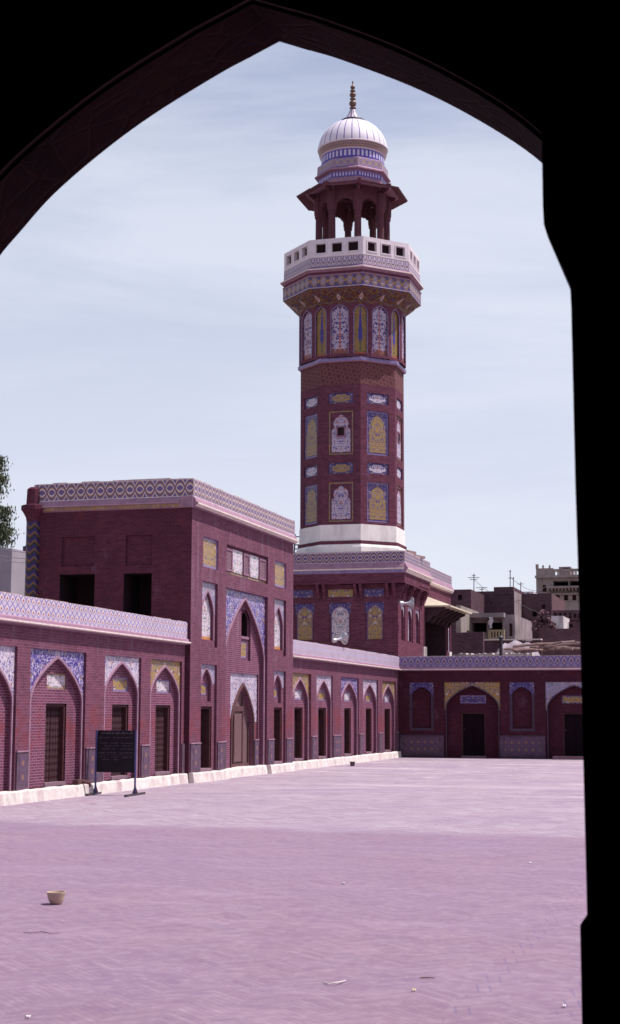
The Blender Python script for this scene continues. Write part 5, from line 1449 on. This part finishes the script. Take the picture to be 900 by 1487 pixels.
# ------------------------------------------------------------------ light and sky
EL, AZ = R(64), R(71)                  # azimuth from +Y towards +X
sun = bpy.data.lights.new('sun', 'SUN'); sun.energy = 5.0; sun.angle = R(.53); sun.color = (1., .95, .90)
so_ = bpy.data.objects.new('sun', sun); COL.objects.link(so_)
sd = Vector((math.sin(AZ)*math.cos(EL), math.cos(AZ)*math.cos(EL), math.sin(EL)))
so_.rotation_euler = sd.to_track_quat('Z', 'Y').to_euler(); so_.location = (20, 20, 60)
w = bpy.data.worlds.new('World'); scn.world = w; w.use_nodes = True
nt = w.node_tree; bg = nt.nodes['Background']
sk = nt.nodes.new('ShaderNodeTexSky'); sk.sky_type = 'NISHITA'; sk.sun_disc = False
sk.sun_elevation = EL; sk.sun_rotation = AZ; sk.altitude = 200; sk.air_density = 1.0; sk.dust_density = 2.6; sk.ozone_density = 2.2
tc = nt.nodes.new('ShaderNodeTexCoord'); mp = nt.nodes.new('ShaderNodeMapping'); mp.inputs['Scale'].default_value = (1.0, 2.2, 7.); mp.inputs['Rotation'].default_value = (R(8), R(-22), R(25))
nz = nt.nodes.new('ShaderNodeTexNoise'); nz.inputs['Scale'].default_value = 1.5; nz.inputs['Detail'].default_value = 7; nz.inputs['Roughness'].default_value = .6; nz.inputs['Distortion'].default_value = .4
nt.links.new(tc.outputs['Generated'], mp.inputs[0]); nt.links.new(mp.outputs[0], nz.inputs['Vector'])
mr = nt.nodes.new('ShaderNodeMapRange'); mr.inputs[1].default_value = .42; mr.inputs[2].default_value = .66; mr.inputs[3].default_value = 0.; mr.inputs[4].default_value = .5
nt.links.new(nz.outputs[0], mr.inputs[0])
def nd(t, **k):
    n = nt.nodes.new(t)
    for a, b in k.items(): setattr(n, a, b)
    return n
sp = nd('ShaderNodeSeparateXYZ'); nt.links.new(tc.outputs['Generated'], sp.inputs[0])
hz = nd('ShaderNodeMapRange', interpolation_type='SMOOTHSTEP'); nt.links.new(sp.outputs[2], hz.inputs[0])
for k, v in enumerate((.0, .72, .9, 0.)): hz.inputs[1+k].default_value = v
tint = nd('ShaderNodeMix', data_type='RGBA', blend_type='MULTIPLY'); tint.inputs[0].default_value = 1.; tint.inputs[7].default_value = (1.04, .97, 1.06, 1)
nt.links.new(sk.outputs[0], tint.inputs[6])
mh = nd('ShaderNodeMix', data_type='RGBA'); nt.links.new(hz.outputs[0], mh.inputs[0]); nt.links.new(tint.outputs[2], mh.inputs[6]); mh.inputs[7].default_value = (6.55, 6.85, 8.0, 1)
mx = nd('ShaderNodeMix', data_type='RGBA'); nt.links.new(mr.outputs[0], mx.inputs[0]); nt.links.new(mh.outputs[2], mx.inputs[6]); mx.inputs[7].default_value = (7.4, 7.7, 8.4, 1)
nt.links.new(mx.outputs[2], bg.inputs[0]); bg.inputs[1].default_value = .10
vs = scn.view_settings; vs.view_transform = 'Standard'; vs.look = 'None'; vs.exposure = .26; vs.gamma = 1.
scn.render.engine = 'CYCLES'
scn.cycles.filter_width = 1.55
cam.dof.use_dof = True; cam.dof.focus_distance = 60.; cam.dof.aperture_fstop = 8.
groups = dict(courtyard_wing='brick wings round the courtyard', brick_house='dark brick houses beyond the far wing', plastered_house='plastered houses beyond the far wing',
    roof_wall='brick walls on the roofs behind the far wing', roof_shed='small sheds on the far roofs', tv_aerial='aerials on the far roofs', loudspeaker='horn loudspeakers by the corner block',
    twig='twigs lying on the paving', paper_scrap='scraps littering the paving', broken_board='boards lying on the block roof', overhead_wire='overhead wires')
for o in scn.objects:
    b = o.name.split('.')[0]
    if o.parent is None and b in groups and 'group' not in o: o['group'] = groups[b]
